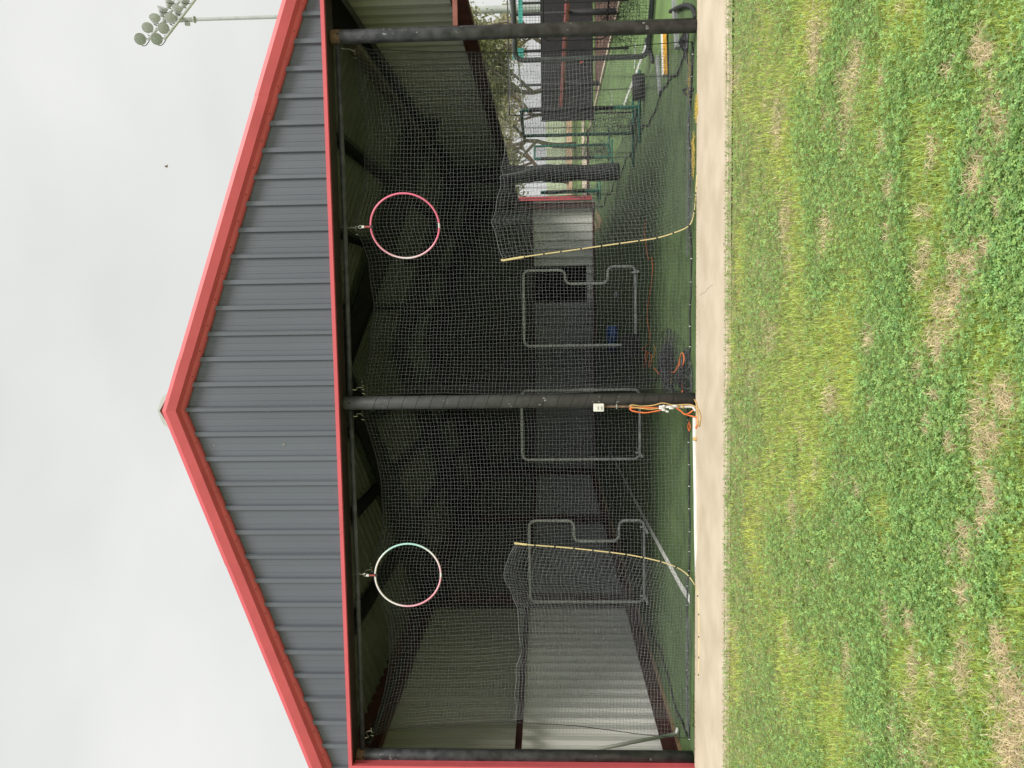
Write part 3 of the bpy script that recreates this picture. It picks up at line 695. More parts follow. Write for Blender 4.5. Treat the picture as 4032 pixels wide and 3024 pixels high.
cord('extension_cord', [[G(*q3(*p), .02) for p in [(1835,925),(1830,940),(1810,1010),(1830,1090),(1850,1020),(1835,950)]]], .0085, m_orange, 'small orange cord loop lying on the turf just left of the wrapped post')
cord('extension_cord', [pp([(1290,700),(1150,715),(1050,705),(860,680),(800,655),(850,640),(1000,660),(1200,645),(1370,605),(1550,640),(1800,630)], PY-.02)+[FY(*q3(1900,650),PY-.05), FY(*q3(1960,690),PY-.09)]+[G(*q3(*p), .024) for p in [(2000,740),(2028,850),(2010,985),(1990,1000),(1978,900),(1972,780),(1962,640),(1905,520),(1832,450),(1770,440)]]], .007, m_tan, 'tan extension cord looped on the wrapped post and across the concrete')
# outlet box and conduit on the post
t = thing('outlet_box', 'grey weatherproof outlet box with conduit fixed to the wrapped post', 'outlet box', (0,0,0))
a = FY(2336,1588,-.09); b = FY(2377,1618,-.09)
mb = MB(); mb.box((min(a.x,b.x),-.155,min(a.z,b.z)),(max(a.x,b.x),-.086,max(a.z,b.z))); bx = mb.build('box', m_pvc, t, bevel=.008)
for f0, f1 in ((235,255),(290,318)):
    mb = MB(); p0 = FY(*q3(f0,665),-.156); p1 = FY(*q3(f1,725),-.156); mb.box((min(p0.x,p1.x),-.1575,min(p0.z,p1.z)),(max(p0.x,p1.x),-.1552,max(p0.z,p1.z))); mb.build('outlet_slot', m_alu, bx)
mb = MB(); c0 = FY(*q3(340,668),-.1); c1 = FY(*q3(1300,668),-.1); mb.tube([c0, c1], .014, 10); mb.build('rusty_conduit', m_rust, t, True)
mb = MB(); c2 = FY(*q3(1860,668),-.1); mb.tube(smooth_path([c1, (c1+c2)/2, c2, FY(*q3(1905,690),-.11), G(*q3(1935,735),.03)],4), .016, 10); mb.build('plastic_conduit', m_pvc, t, True)
mb = MB(); p = FY(*q3(565,665),-.1); mb.tube([p+Vector((0,0,-.008)),p+Vector((0,0,.008))], .018, 10); mb.box((p.x-.03,-.1,p.z-.006),(p.x+.03,-.08,p.z+.006)); mb.build('conduit_clamp', m_steelw, t)
for s in ((1650,668),(1720,668)): 
    p = FY(*q3(*s),-.1); mb = MB(); mb.tube([p+Vector((0,0,-.012)),p+Vector((0,0,.012))], .02, 10); mb.build('conduit_coupling', m_tan, t, True)
t = thing('cord_plugs', 'cluster of white plugs and taped cord ends on the post conduit', 'plug', (0,0,0))
for (x0,y0_,x1,y1_) in ((1300,700,1400,700),(1350,725,1420,735),(1430,680,1540,670),(1480,700,1560,695),(1370,650,1400,655),(1420,745,1470,760),(1540,655,1630,655)):
    mb = MB(); mb.tube([FY(*q3(x0,y0_),-.14), FY(*q3(x1,y1_),-.135)], .014, 8, rs=[.009,.015]); mb.build('plug', m_white, t, True)
# white pipe along the concrete edge
mb = MB(); P = [G(*q3(1925,860),.03)]+[G(x,y,.03) for x,y in [(2735,1720),(2737,1830),(2739,1950),(2740,2080)]]+[G(2742,2180,.01),G(2744,2280,-.01)]
mb.tube(P, .024, 10); po = mb.build('pvc_pipe', m_pvc, None, True); tag(po, 'white plastic pipe lying along the concrete edge', 'pipe')
mb = MB(); a = G(2737,1722,.03); b = G(2737.3,1735,.03); mb.tube([a,b], .027, 10); mb.build('pipe_coupling', m_tan, None, True).parent = po
# leaning white pole by the left post
mb = MB(); a = FY(2290,2962,.25); b = G(2668,2888,.03); mb.tube([(-4.62,.22,1.75), a*.5+Vector((-4.63,.28,1.4))*.5, b], .024, 10); tag(mb.build('pvc_pole', m_white, None, True), 'white plastic pole leaning inside the left post', 'pole')
mb = MB(); mb.tube([b+Vector((-.01,0,.02)), b+Vector((.03,-.02,.015)), b+Vector((.1,-.04,.01))], .02, 8); tag(mb.build('cloth_scrap', m_white, None, True), 'white tape scrap at the foot of the leaning pole', 'scrap')
# blue bag on the turf and black crate-like base
def lumpy(name, cen, size, m, lab, cat, seed=1, sub=3):
    bm = bmesh.new(); bmesh.ops.create_icosphere(bm, subdivisions=sub, radius=1); r = random.Random(seed)
    ks = [(Vector((r.uniform(-1,1),r.uniform(-1,1),r.uniform(-1,1))).normalized(), r.uniform(.1,.3), r.uniform(3,8)) for _ in range(9)]
    for v in bm.verts:
        n = v.co.normalized(); d = 1+sum(a*math.sin(f*n.dot(k)+f) for k, a, f in ks)*.35
        v.co = Vector((n.x*size[0]*d, n.y*size[1]*d, max(-size[2]*.98, n.z*size[2]*d)))
    me = bpy.data.meshes.new(name); bm.to_mesh(me); bm.free(); me.materials.append(m); me.polygons.foreach_set('use_smooth', [True]*len(me.polygons))
    o = bpy.data.objects.new(name, me); C.objects.link(o); o.location = (cen[0],cen[1],cen[2]+size[2]*.97); return tag(o, lab, cat)
lumpy('tarp_bundle', (.46,10.3,0), (.24,.2,.15), m_blue, 'crumpled blue tarp bundle on the turf behind the notched screen', 'tarp', 4)
lumpy('tarp_bundle', (.13,10.4,0), (.12,.12,.12), mat('dark_blue_tarp',(.02,.05,.22),.5,.3,10,bump=.3), 'small dark blue bundle beside the crumpled blue tarp', 'tarp', 8)
t = thing('ball_crate', 'black slatted plastic crate at the foot of the right screen', 'crate', (.42,5.75,0))
for k in range(6):
    z = .03+k*.055
    for (a, b) in (((-.2,-.16),(.2,-.16)),((-.2,.16),(.2,.16)),((-.2,-.155),(-.2,.155)),((.2,-.155),(.2,.155))):
        mb = MB(); mb.beam((a[0],a[1],z),(b[0],b[1],z),.012,.034); q = mb.build('slat', m_tape, None); q.parent = t
for sx_ in (-.2,.2):
    for sy_ in (-.16,.16):
        mb = MB(); mb.box((sx_-.014,sy_-.014,0),(sx_+.014,sy_+.014,.34)); q = mb.build('corner_post', m_tape, None); q.parent = t
mb = MB(); mb.box((-.195,-.155,.004),(.195,.155,.02)); q = mb.build('base', m_tape, None); q.parent = t
mb = MB(); p = G(2428,1160,.03); mb.lathe((p.x-.09,p.y,.035), (1,.25,0), [(0,0),(.033,.005),(.033,.13),(.012,.17),(.012,.2),(0,.2)], 12); tag(mb.build('plastic_bottle', mat('pale_plastic',(.5,.6,.65),.2,.1), None, True), 'small clear plastic bottle lying on the turf', 'bottle')
for k, (a, b, w_, lab) in enumerate([((2350,1258),(2350,1320),.14,'wide bare plank lying against the back wall under the doorway'), ((2343,880),(2352,905),.12,'short bare plank by the open back corner'), ((2349,835),(2362,905),.1,'long bare plank lying nearest the open back corner'), ((2357,850),(2368,880),.1,'broken plank on the turf in front of the two planks')]):
    P0 = G(*a,.03); P1 = G(*b,.03); mb = MB(); mb.beam(P0, P1, w_, .04+.004*k); tag(mb.build('plank', m_wood), lab, 'plank', 'loose planks by the back wall')

# ------------------------------------------------------------------ outside on the right
# big padded screen near the open side
t = thing('batting_screen', 'large dark padded screen with sagging black net outside the open-side post', 'screen', (5.27,4.0,0))
dirv = Vector((.80,-.60,0)).normalized(); Wd = 2.3; Hh = 2.25
def sp(u, z, o=0.): return tuple(dirv*u+Vector((dirv.y,-dirv.x,0))*o+Vector((0,0,z)))
mb = MB(); mb.tube(rounded([sp(0,.06),sp(0,Hh),sp(Wd,Hh),sp(Wd,.06)], .16), .042, 12, closed=True); q = mb.build('padded_frame', mat('dark_grey_padding',(.07,.078,.078),.5,.25,7), None, True); q.parent = t
gr = []
for u in np.arange(.06, Wd, .05):
    z = np.arange(.1, Hh, .05); gr.append([sp(u, a, .05*math.sin(a*2+u)) for a in z])
V1, F1 = strands(np.array(gr), .0024); V2, F2 = strands(np.array(gr).transpose(1,0,2), .0024)
q = np_mesh('screen_net', np.concatenate([V1,V2]), np.concatenate([F1,F2+len(V1)]), m_netd, t); q['kind'] = 'stuff'
mb = MB(); path = rounded([sp(.32,.75,.05),sp(.32,1.78,.05),sp(1.15,1.78,.05),sp(1.15,.75,.05)], .12); mb.tube(path, .012, 8, closed=True); q = mb.build('target_frame', m_tape, None, True); q.parent = t
Ls = np.zeros((260, 24, 3))
for i in range(260):
    u = random.uniform(.25,1.25); z = .3+random.gauss(.28,.16); a = random.uniform(0,6.28)
    for k in range(24): a += random.gauss(0,.5); u += .02*math.cos(a); z = max(.08, z+.02*math.sin(a)); Ls[i,k] = sp(u, z, .05+.12*random.random())
V, F = strands(Ls, .0022); q = np_mesh('net_pocket', V, F, m_netd, t); q['kind'] = 'stuff'
mb = MB(); mb.tube([sp(.1,.04,-.5),sp(.1,.04,.5)], .035, 10); q = mb.build('foot', m_tape, None, True); q.parent = t
mb = MB(); mb.tube(rounded([sp(1.7,.05,-.5),sp(1.7,.05,.9),sp(1.9,.3,.9)], .1), .03, 10, closed=False); q = mb.build('foot', m_tape, None, True); q.parent = t
# aluminium plates, painted kerb block
mb = MB(); mb.beam(G(2588,228,.02), G(2598,368,.02), .12, .04); tag(mb.build('metal_plate', m_alu, None, bevel=.004), 'flat bare metal plate on the turf beyond the side net', 'metal bar')
mb = MB(); mb.beam(G(2652,-30,.03), G(2667,190,.03), .07, .06); tag(mb.build('metal_bar', m_alu, None, bevel=.004), 'square metal bar on the turf nearest the open-side post', 'metal bar')
t = thing('painted_block', 'white block with a yellow edge lying on the turf outside', 'block', (0,0,0))
a = G(2612,100,.06); b = G(2617,300,.06); mb = MB(); mb.beam(a, b, .10, .07); mb.build('white_block', m_white, t, bevel=.01)
off = Vector((.0,-.061,-.005)); mb = MB(); mb.beam(a+off, b+off, .018, .055); mb.build('yellow_edge', mat('yellow_edge_paint',(.7,.36,.04),.6,.3,12), t, bevel=.005)
mb = MB(); P = [G(*q_, .04) for q_ in [(2640,45),(2690,22)]]+[G(2722,28,.03),G(2738,60,.02),G(2730,90,.02)]
mb.tube(smooth_path(P,5), .028, 10); tag(mb.build('frame_foot', m_tape, None, True), 'bent black frame leg resting on the turf edge', 'frame leg')
# roller on the turf
t = thing('turf_roller', 'long black padded roller on a green pipe axle', 'roller', (0,0,0)); a = G(2516,296,.1); b = G(2516,393,.1)
mb = MB(); mb.tube([a,b], .12, 14); mb.build('roller', m_tape, t, True)
mb = MB(); mb.tube([a+(a-b)*.06, b+(b-a)*.9], .022, 8); mb.build('axle', m_green, t, True)
# green pipe screens
def green_screen(x0, y0, x1, y1, h, lab, basel=.9):
    t = thing('green_screen', lab, 'screen', ((x0+x1)/2,(y0+y1)/2,0), 'green pipe screens outside'); c = Vector(((x0+x1)/2,(y0+y1)/2,0))
    A_, B_ = Vector((x0,y0,0))-c, Vector((x1,y1,0))-c; Z = Vector((0,0,1))
    mb = MB(); mb.tube(rounded([A_+Z*.05,A_+Z*h,B_+Z*h,B_+Z*.05],.05), .032, 10, closed=True); q = mb.build('frame', m_green, None, True); q.parent = t
    mb = MB(); mb.tube([A_+Z*.5, A_+Z*(h-.15)], .04, 10); q = mb.build('padding', m_tape, None, True); q.parent = t
    n = int((B_-A_).length/.05); gr = [[tuple(A_+(B_-A_)*(i+.5)/n+Z*z+Vector((.05*math.sin(z*3),.0,0))) for z in np.arange(.1,h,.05)] for i in range(n)]
    V1, F1 = strands(np.array(gr), .0026); V2, F2 = strands(np.array(gr).transpose(1,0,2), .0026)
    q = np_mesh('screen_net', np.concatenate([V1,V2]), np.concatenate([F1,F2+len(V1)]), m_netd, t); q['kind'] = 'stuff'
    Ls = np.zeros((150, 20, 3))
    for i in range(150):
        f = random.random(); z = random.uniform(.15,.9)**1.3; a = random.uniform(0,6.28); p = A_+(B_-A_)*f
        for k in range(20):
            a += random.gauss(0,.5); p = p+Vector((.02*math.cos(a),.012*math.sin(a*1.7),0)); z = max(.06, min(h*.5, z+.02*math.sin(a))); Ls[i,k] = (p.x,p.y,z)
    V, F = strands(Ls, .0026); q = np_mesh('fallen_net', V, F, m_netd, t); q['kind'] = 'stuff'
    for s_, P_ in ((1,A_),(1,B_)):
        mb = MB(); d = Vector((basel/2,.0,0)); mb.tube([P_-d+Z*.025, P_+d+Z*.025], .024, 8); q = mb.build('base_leg', m_green, None, True); q.parent = t
    return t
green_screen(4.82, 5.45, 4.60, 6.6, 2.2, 'nearer green pipe screen with dark padding and torn net', 1.3)
green_screen(5.08, 11.6, 5.6, 12.6, 2.05, 'farther green pipe screen next to the padded middle post', .9)
green_screen(4.9, 16.2, 5.05, 17.6, 1.9, 'dark screen standing by the red back jamb', .6)
# chain fence with red capped rail
t = thing('ball_fence', 'tall dark post fence with a red capped rail beyond the turf', 'fence', (8.06,0,0))
for y in (2.5, 9.72, 15.6):
    mb = MB(); mb.lathe((0,y,0),(0,0,1),[(.075,0),(.075,1.15),(.04,1.16),(.04,2.55),(0,2.56)],12); q = mb.build('fence_post', m_tape, None, True); q.parent = t
mb = MB(); mb.tube([(0,-2,1.26),(0,18.5,1.2)], .058, 12); q = mb.build('red_rail', m_redpad, None, True); q.parent = t
mb = MB(); mb.tube([(0,-2,2.56),(0,18.5,2.48)], .022, 8); q = mb.build('top_rail', m_alu, None, True); q.parent = t
Y = np.arange(-1, 18.5, .1); Z = np.arange(.08, 2.5, .1)
gr = np.array([[(0.02, y, z) for z in Z] for y in Y]); V1, F1 = strands(gr, .0022); V2, F2 = strands(gr.transpose(1,0,2), .0022)
q = np_mesh('fence_mesh', np.concatenate([V1,V2]), np.concatenate([F1,F2+len(V1)]), m_netd, t); q['kind'] = 'stuff'
t = thing('windscreen_fence', 'low fence covered in black windscreen fabric behind the red rail', 'fence', (8.1,18.9,0))
for k in range(8):
    x0 = -.35+k*2.4; mb = MB(); n = 9
    V = [(x0+2.39*i/n, .02*math.sin(i*1.9+k), z) for z in (.06,1.84) for i in range(n+1)]; mb.add(V, [(i,i+1,n+2+i,n+1+i) for i in range(n)]); q = mb.build('fabric_panel', m_screen, None); q.parent = t
    mb = MB(); mb.lathe((x0,.06,0),(0,0,1),[(.03,0),(.03,1.9),(0,1.91)],8); q = mb.build('fence_post', m_tape, None, True); q.parent = t
mb = MB(); mb.tube([(-.35,.06,1.86),(18.9,.06,1.86)], .02, 8); q = mb.build('top_rail', m_tape, None, True); q.parent = t
mb = MB(); mb.tube(smooth_path([G(*q_,0)+Vector((0,0,0)) for q_ in [(2325,40),(2325,41)]],2), .01, 4)
mb = MB(); p = FY(2290,240,18.8); n = 7; mb.add([(p.x+.09*random.uniform(.5,1)*math.cos(6.28*j/n), 18.82+.01*(j%2), p.z+.11*random.uniform(.5,1)*math.sin(6.28*j/n)) for j in range(n)], [tuple(range(n))]); tag(mb.build('red_ribbon', m_redpad), 'scrap of red ribbon caught on the black windscreen', 'ribbon')
mb = MB(); mb.beam((4.6,21.5,.12),(8.0,21.5,.12),.08,.1); tag(mb.build('low_rail', m_primer), 'low maroon steel rail beyond the back corner', 'rail')
# slim pipe backstop frame
t = thing('backstop_frame', 'slim dark pipe backstop frame standing outside the side net', 'frame', (0,0,0)); zt = FY(2002,230,6.2).z
a = FY(2002,455,6.2).x; b = FY(2002,0,6.2).x+.6
mb = MB(); mb.tube([(a,6.2,.0),(a,6.2,zt-.01),(a+.01,6.2,zt),(b,6.2,zt),(b,6.2,0)], .013, 8); mb.build('pipe', m_tape, t)
# teal shade panels seen through the big screen
t = thing('teal_panel', 'teal sheet panel standing behind the large padded screen', 'panel', (0,0,0)); a = FY(2014,300,7.5); b = FY(2140,60,7.5)
for k, (s0, s1) in enumerate([((2018,190),(2062,232)), ((2040,0),(2058,90))]):
    a = FY(*s0,7.5+k*.1); b = FY(*s1,7.5+k*.1); mb = MB(); mb.box((min(a.x,b.x),7.5+k*.1,min(a.z,b.z)),(max(a.x,b.x)+.5*k,7.53+k*.1,max(a.z,b.z))); mb.build('sheet', mat('teal_paint',(.06,.36,.31),.5,.15,4), t)
    mb = MB(); x = max(a.x,b.x)-.05; mb.box((x-.02,7.535+k*.1,0),(x+.02,7.57+k*.1,max(a.z,b.z))); mb.build('stake', m_tape, t)

# ------------------------------------------------------------------ trees
def tree(x, y, h, cr_r, lab, seed, dens=5200, trunk_h=1.7):
    r = random.Random(seed); t = thing('oak_tree', lab, 'tree', (x,y,-.05), 'oaks beyond the turf'); mb = MB(); tips = []
    def limb(p, d, L, rad, lev):
        pts = [p]; q = p; n = 5
        for k in range(n):
            d = (d+Vector((r.gauss(0,.16),r.gauss(0,.16),r.gauss(.03,.12)))).normalized(); q = q+d*L/n; pts.append(q)
        mb.tube(pts, rad, 7 if lev < 2 else 5, rs=[rad*(1-.55*k/n) for k in range(n+1)])
        if lev >= 3: tips.append(q); tips.append(pts[3]); return
        for k in range(3 if lev else 4):
            a = r.uniform(0,6.28); nd = (d*.7+Vector((math.cos(a),math.sin(a),r.uniform(-.1,.5)))*.8).normalized()
            limb(pts[r.choice((3,4,5)) if lev else r.choice((4,5))], nd, L*r.uniform(.62,.85), rad*.5, lev+1)
    limb(Vector((0,0,0)), Vector((r.uniform(-.1,.1),0,1)), trunk_h+.6, .024*h, 0)
    q = mb.build('trunk', m_bark, None, True); q.parent = t
    T = np.array([tuple(p) for p in tips]); s = cr_r/np.percentile(np.abs(T[:,:2]),92)
    n = dens; rg = np.random.default_rng(seed); idx = rg.integers(0, len(T), n); cen = T[idx]+rg.normal(0, .42, (n,3))*np.array([1,1,.75])
    ang = rg.normal(0,1,(n,2,3)); a = ang[:,0]; a /= np.linalg.norm(a,axis=1,keepdims=True); b = np.cross(a, ang[:,1]); b /= np.linalg.norm(b,axis=1,keepdims=True)
    L = rg.uniform(.07,.17,(n,1)); Wd_ = L*rg.uniform(.35,.7,(n,1))
    V = np.stack([cen-a*L, cen+b*Wd_, cen+a*L, cen-b*Wd_],1).reshape(-1,3); F = np.arange(4*n).reshape(n,4)
    base = np.array([.30,.305,.19]); tint = np.repeat(base*rg.uniform(.6,1.5,(n,1))*np.array([1,1,1])+rg.uniform(0,.02,(n,1))*np.array([1.2,.8,.1]),4,0)
    np_mesh('crown', V, F, m_leaf, t, tint)
    return t
def at_dist(sx, sy, Z): d = ray(sx, sy); return CAM+d/(d@fw)*Z
for i, (sy, Z, h, cr_r, lab) in enumerate([(575,46,8.5,4.5,'forked oak with a bare leaning trunk in plain view'), (330,44,9,5,'broad grey green oak over the end of the windscreen'), (120,42,9.5,5,'oak beside the pale pole base'), (720,60,9,5,'small oak glimpsed past the padded middle post'), (460,68,11,6,'tall oak behind the forked one'), (225,70,11,6,'distant oak above the black windscreen')]):
    p = at_dist(2150, sy, Z); tree(p[0], p[1], h, cr_r, lab, 20+i, 4600 if Z < 50 else 3600, 2.6)

# ------------------------------------------------------------------ light pole with floodlights
pb = at_dist(2150, 31, 45); pt_ = at_dist(600, 86, 45)
t = thing('light_pole', 'tall pale field light pole with two rows of floodlights above the roof', 'light pole', (pb[0], pb[1], 0)); H_ = 24.1; bx, by = pb[0], pb[1]
mb = MB(); mb.lathe((0,0,0),(0,0,1),[(.26,0),(.21,5),(.115,16.8),(.1,20.6),(.1,22.0)],14); q = mb.build('pole', m_poleg, None, True); q.parent = t
mb = MB(); mb.lathe((0,0,22.0),(0,0,1),[(.11,0),(.11,.05),(.135,.07),(.135,1.9),(.1,1.93),(0,1.94)],14); q = mb.build('pole_sleeve', m_poleg, None, True); q.parent = t
mb = MB()
for z in (22.05, 23.1, 23.85): mb.lathe((0,0,z),(0,0,1),[(.14,0),(.2,.01),(.2,.07),(.14,.08)],14)
q = mb.build('collar', m_poleg, None, True); q.parent = t
mb = MB(); mb.box((-.32,-.1,22.4),(-.15,.1,22.65)); q = mb.build('control_box', m_poleg, None); q.parent = t
mb = MB()
for k in range(12): mb.tube([(0,-.0,3.+k*.4),(-.42,-.1,3.+k*.4)], .014, 5)
q = mb.build('step_pegs', m_tape, None); q.parent = t
def arm_pt(sx, sy, z): return G(sx, sy, z)-Vector((bx,by,0))
for z, A_, B_ in ((23.7,(556,178),(658,52)), (22.78,(626,172),(741,23))):
    # both arms pass just in front of the pole
    d = (arm_pt(*B_,z)-arm_pt(*A_,z)); d.z = 0; d.normalize(); c = Vector((d.y,-d.x,0))*.18
    if c.y > 0: c = -c
    c.z = z
    mb = MB(); a = c-d*3.1; b = c+d*3.3; mb.beam(a, b, .11, .11); arm = mb.build('cross_arm', m_poleg, None); arm.parent = t
    n = 6
    for k in range(n):
        f = -2.95+k*1.22; p = c+d*f; az = math.radians(-112+k*27 + (random.uniform(-9,9) if z > 23 else random.uniform(-16,4))); aim = Vector((math.cos(az), math.sin(az), -.42)).normalized()
        pc_ = p+Vector((0,0,.5))+aim*.1
        mb = MB(); mb.lathe(pc_, aim, [(0,-.34),(.09,-.33),(.13,-.22),(.2,-.1),(.28,.1),(.31,.17),(.316,.175),(.295,.172)], 18); lp = mb.build('floodlight', m_lamp, None, True); lp.parent = t
        mb = MB(); mb.lathe(pc_+aim*.168, aim, [(.3,0),(.2,.02),(0,.03)], 18); mb.build('lens', m_lglass, None, True).parent = lp
        s_ = aim.cross(Vector((0,0,1))).normalized()
        mb = MB(); mb.tube(smooth_path([p, p+Vector((0,0,.2))-aim*.25, pc_-aim*.3+Vector((0,0,-.1)), pc_-aim*.3],4), .03, 6); mb.tube(smooth_path([p+s_*.1, p+s_*.34+Vector((0,0,.28)), pc_+s_*.34],4), .022, 6); mb.build('bracket', m_tape, None, True).parent = lp
# a small bird against the sky
p = at_dist(658, 655, 22); t = thing('bird', 'tiny pale bird flying in the grey sky above the roof', 'bird', tuple(p))
mb = MB(); mb.lathe((0,0,0),(1,.2,-.3),[(0,-.06),(.016,-.03),(.02,0),(.012,.04),(0,.06)],8); q = mb.build('body', m_wood, None, True); q.parent = t
for s_ in (-1,1):
    mb = MB(); mb.add([(-.02,0,.005),(.025,0,.005),(.02,.05*s_,.03),(-.015,.075*s_,.05),(-.03,.04*s_,.02),(-.02,0,-.003),(.025,0,-.003),(.02,.05*s_,.024),(-.015,.075*s_,.046),(-.03,.04*s_,.014)], [(0,1,2,3,4),(9,8,7,6,5),(0,1,6,5),(1,2,7,6),(2,3,8,7),(3,4,9,8),(4,0,5,9)]); q = mb.build('wing', m_lamp, None); q.parent = t

# ------------------------------------------------------------------ lawn: clover, grass blades and straw
STRAW = [(3847,1695,.20,.45),(3637,2953,.28,.4),(3600,2640,.14,.3),(3792,2643,.16,.22),(4010,2760,.3,.3),(4000,2960,.3,.3),(3920,1970,.12,.2),(3760,1130,.2,.5),(3830,1040,.22,.3),(3937,456,.25,.4),(3850,680,.18,.3),(3336,420,.3,.55),(3370,260,.2,.4),(3208,164,.3,.55),(3090,875,.3,.5),(3060,470,.35,.5),(3030,1330,.3,.35),(3490,2430,.15,.3),(3120,2000,.2,.35),(3270,1560,.25,.3),(3250,900,.28,.4),(3520,2850,.15,.3),(2950,1480,.3,.35),(3700,1330,.15,.35),(3340,2600,.15,.3),(3100,2500,.15,.3),(3420,1330,.18,.2),(3560,2960,.12,.2),(2890,2480,.3,.3),(2900,300,.3,.4)]
_r = random.Random(91)
STRAW += [(_r.uniform(2900,4000), _r.uniform(0,3024), _r.uniform(.06,.16), _r.uniform(.08,.22)) for _ in range(75)]
def straw_amount(x, y):
    s = np.zeros_like(x)
    for sx, sy, ry, rx in STRAW:
        c = G(sx, sy); e = ((x-c.x)/(rx*.36))**2+((y-c.y)/(ry*.42))**2; s = np.maximum(s, np.exp(-e*1.1))
    return np.clip(s*1.15*(2.2*fnoise(x*6,y*6,50)-.30),0,.72)
def lawn_stuff():
    n = 430000; lo = SY0+.02; near = -7.2
    d0, d1 = -9.5365-near, -9.5365-lo
    uu = rng.random(n); d = 1/(1/abs(d0)+uu*(1/abs(d1)-1/abs(d0))); 
    y = -9.5365+d; hw = .62*d+.9; x = 1.1427-.1*d*.35+rng.uniform(-1,1,n)*hw; x = np.clip(x, -9, 10)
    e0 = SY0+.10*(x-.4)/4+.012*np.sin(7*x)+.02; keep = y < e0+.01; x, y, d = x[keep], y[keep], d[keep]; n = len(x)
    st = straw_amount(x, y); cl = fnoise(x*1.3+9, y*1.9+3, 3); yl = fnoise(x*.9+4, y*1.5, 9)
    typ = rng.random(n)
    is_straw = typ < st*1.15
    pc = np.clip((cl-.30)/.34, .1, .82)*np.clip(1.2-1.5*st, .1, 1)
    is_clov = (~is_straw) & (rng.random(n) < pc)
    is_gr = ~(is_straw | is_clov)
    Vs, Fs, Ts = [], [], []; off = 0
    # clover: three rounded leaflets on a short stem
    i = np.where(is_clov)[0]; k = len(i); a0 = rng.uniform(0,6.28,k); R = rng.uniform(.0055,.0105,k)*np.where(d[i]>5,1.12,1.0); z = rng.uniform(-.005,.038,k)
    tilt = rng.normal(0,.32,(k,2)); col = np.array([.335,.51,.18])*rng.uniform(.6,1.55,(k,1))*(1+.25*(rng.random((k,1))-.5)*np.array([1.2,0,-1]))
    for l in range(3):
        a = a0+l*2.094; V = []
        for (rr, da) in ((0,0),(.75,-.62),(1.25,-.36),(1.25,.36),(.75,.62)):
            px = R*rr*np.cos(a+da); py = R*rr*np.sin(a+da); V.append(np.stack([x[i]+px, y[i]+py, z+px*tilt[:,0]+py*tilt[:,1]+.1*rr*R],1))
        V = np.stack(V,1); Vs.append(V.reshape(-1,3)); Fs5.append((off+np.arange(k*5).reshape(k,5))); Ts.append(np.repeat(col*rng.uniform(.9,1.12,(k,1)),5,0)); off += k*5
    VC = np.concatenate(Vs); FC = np.concatenate(Fs5); TC = np.concatenate(Ts)
    # blades: green and straw, two quads tapering to the tip
    i = np.where(is_gr | is_straw)[0]; k = len(i); s = is_straw[i]; az = rng.uniform(0,6.28,k)
    L = np.where(s, rng.uniform(.025,.06,k), rng.uniform(.026,.066,k)); lean = np.where(s, rng.uniform(1.0,1.5,k), np.clip(rng.normal(.62,.35,k),.05,1.35)); W = np.where(s, .0015, .0021)*rng.uniform(.7,1.5,k)*np.where(d[i]>5,1.3,1)
    zb = np.where(s, rng.uniform(-.02,.012,k), -.03); dx, dy = np.cos(az), np.sin(az); V = []
    for (t_, w_) in ((0,1),(.55,.85),(1,.12)):
        le = lean*(.55+.5*t_); h = L*t_*np.cos(le); o_ = L*t_*np.sin(le)
        for sg in (-1,1): V.append(np.stack([x[i]+dx*o_-dy*W*w_*sg, y[i]+dy*o_+dx*W*w_*sg, zb+h],1))
    V = np.stack(V,1); base = np.arange(k)[:,None]*6; F = np.concatenate([base+np.array([0,1,3,2]), base+np.array([2,3,5,4])])
    g = np.array([.56,.68,.19])+(yl[i,None]-.45)*np.array([.25,.16,.0]); g = np.clip(g,.02,1)*rng.uniform(.65,1.4,(k,1))
    dry = rng.random(k) < .12; g[dry] = np.array([.55,.47,.25])*rng.uniform(.7,1.2,(dry.sum(),1))
    sc = np.array([.85,.73,.50])*rng.uniform(.6,1.3,(k,1)); col = np.where(s[:,None], sc, g)
    return VC, FC, TC, V.reshape(-1,3), F, np.repeat(col,6,0)
Fs5 = []
VC, FC, TC, VB, FB, TB = lawn_stuff()
o = stuff(np_mesh('clover', VC, FC, m_grass, None, TC)); o['label'] = 'dark green clover spreading through the lawn'
o = stuff(np_mesh('grass', VB, FB, m_grass, None, TB)); o['label'] = 'yellow green grass with dry straw patches'
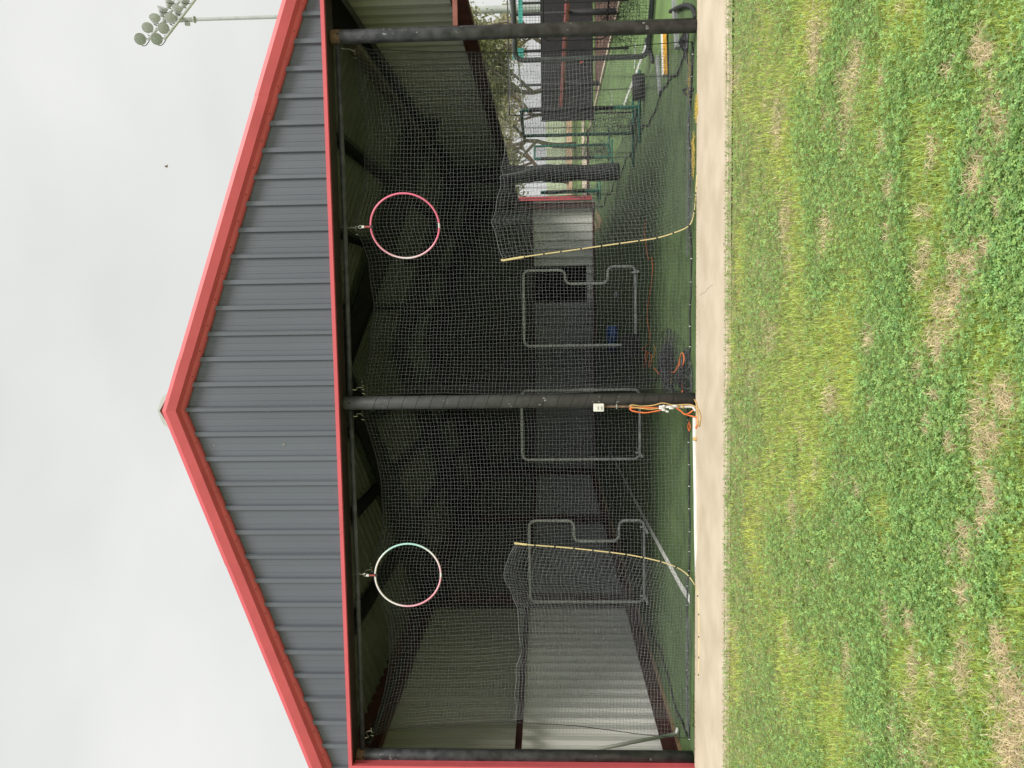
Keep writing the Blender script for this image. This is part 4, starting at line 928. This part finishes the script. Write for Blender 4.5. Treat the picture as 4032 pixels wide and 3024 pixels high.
# blades of grass growing between the turf edge and the concrete, and fringe over the walk
k = 5200; x = np.concatenate([rng.uniform(-4.6,7.5,k//2), rng.uniform(-6,8,k//2)]); h1 = np.arange(k) < k//2
y = np.where(h1, -.05+.03*rng.random(k), SY0+.10*(x-.4)/4+rng.normal(.0,.022,k)); keep = (~h1) | (fnoise(x*2.3,y*0,77) > np.where(x > 2.4, .22, .55)); x, y, h1 = x[keep], y[keep], h1[keep]; k = len(x)
az = np.where(h1, rng.uniform(3.5,6,k), rng.uniform(.3,2.9,k)); L = rng.uniform(.02,.07,k); V = []
for (t_, w_) in ((0,1),(.55,.85),(1,.12)):
    le = .9*(.5+.5*t_); h = L*t_*math.cos(le); o_ = L*t_*math.sin(le)
    for sg in (-1,1): V.append(np.stack([x+np.cos(az)*o_-np.sin(az)*.002*w_*sg, y+np.sin(az)*o_+np.cos(az)*.002*w_*sg, .0+h],1))
V = np.stack(V,1); base = np.arange(k)[:,None]*6; F = np.concatenate([base+np.array([0,1,3,2]), base+np.array([2,3,5,4])])
stuff(np_mesh('edge_grass', V.reshape(-1,3), F, m_grass, None, np.repeat(np.array([.27,.37,.11])*rng.uniform(.6,1.5,(k,1)),6,0)))

# bits of litter and leaf flecks on the turf
k = 420; x = rng.uniform(-4.4, 4.3, k); y = .1+rng.random(k)**1.7*8; a = rng.uniform(0,6.28,k); L = rng.uniform(.004,.013,k); w_ = L*rng.uniform(.25,.8,k)
V = np.stack([np.stack([x+L*np.cos(a)*p-w_*np.sin(a)*q, y+L*np.sin(a)*p+w_*np.cos(a)*q, np.full(k,.012)+rng.uniform(0,.004,k)],1) for p, q in ((-1,-1),(1,-1),(1,1),(-1,1))],1)
stuff(np_mesh('turf_litter', V.reshape(-1,3), np.arange(4*k).reshape(k,4), m_grass, None, np.repeat(np.where(rng.random((k,1)) < .6, np.array([[.55,.55,.45]]), np.array([[.3,.25,.12]])),4,0)))

# clippings and grit along both edges of the walk
k = 900; x = rng.uniform(-6, 7, k); fr = rng.random(k) < .7
y = np.where(fr, SY0+.10*(x-.4)/4+np.abs(rng.normal(0,.05,k)), -.12+.06*(x-.3)/4.5-np.abs(rng.normal(0,.035,k))); a = rng.uniform(0,6.28,k); L = rng.uniform(.003,.014,k); w_ = L*rng.uniform(.15,.6,k)
V = np.stack([np.stack([x+L*np.cos(a)*p-w_*np.sin(a)*q, y+L*np.sin(a)*p+w_*np.cos(a)*q, np.full(k,.0165)+rng.uniform(0,.004,k)],1) for p, q in ((-1,-1),(1,-1),(1,1),(-1,1))],1)
stuff(np_mesh('grass_clippings', V.reshape(-1,3), np.arange(4*k).reshape(k,4), m_grass, None, np.repeat(np.where(rng.random((k,1)) < .5, np.array([[.30,.22,.13]]), np.array([[.30,.34,.12]])),4,0)))
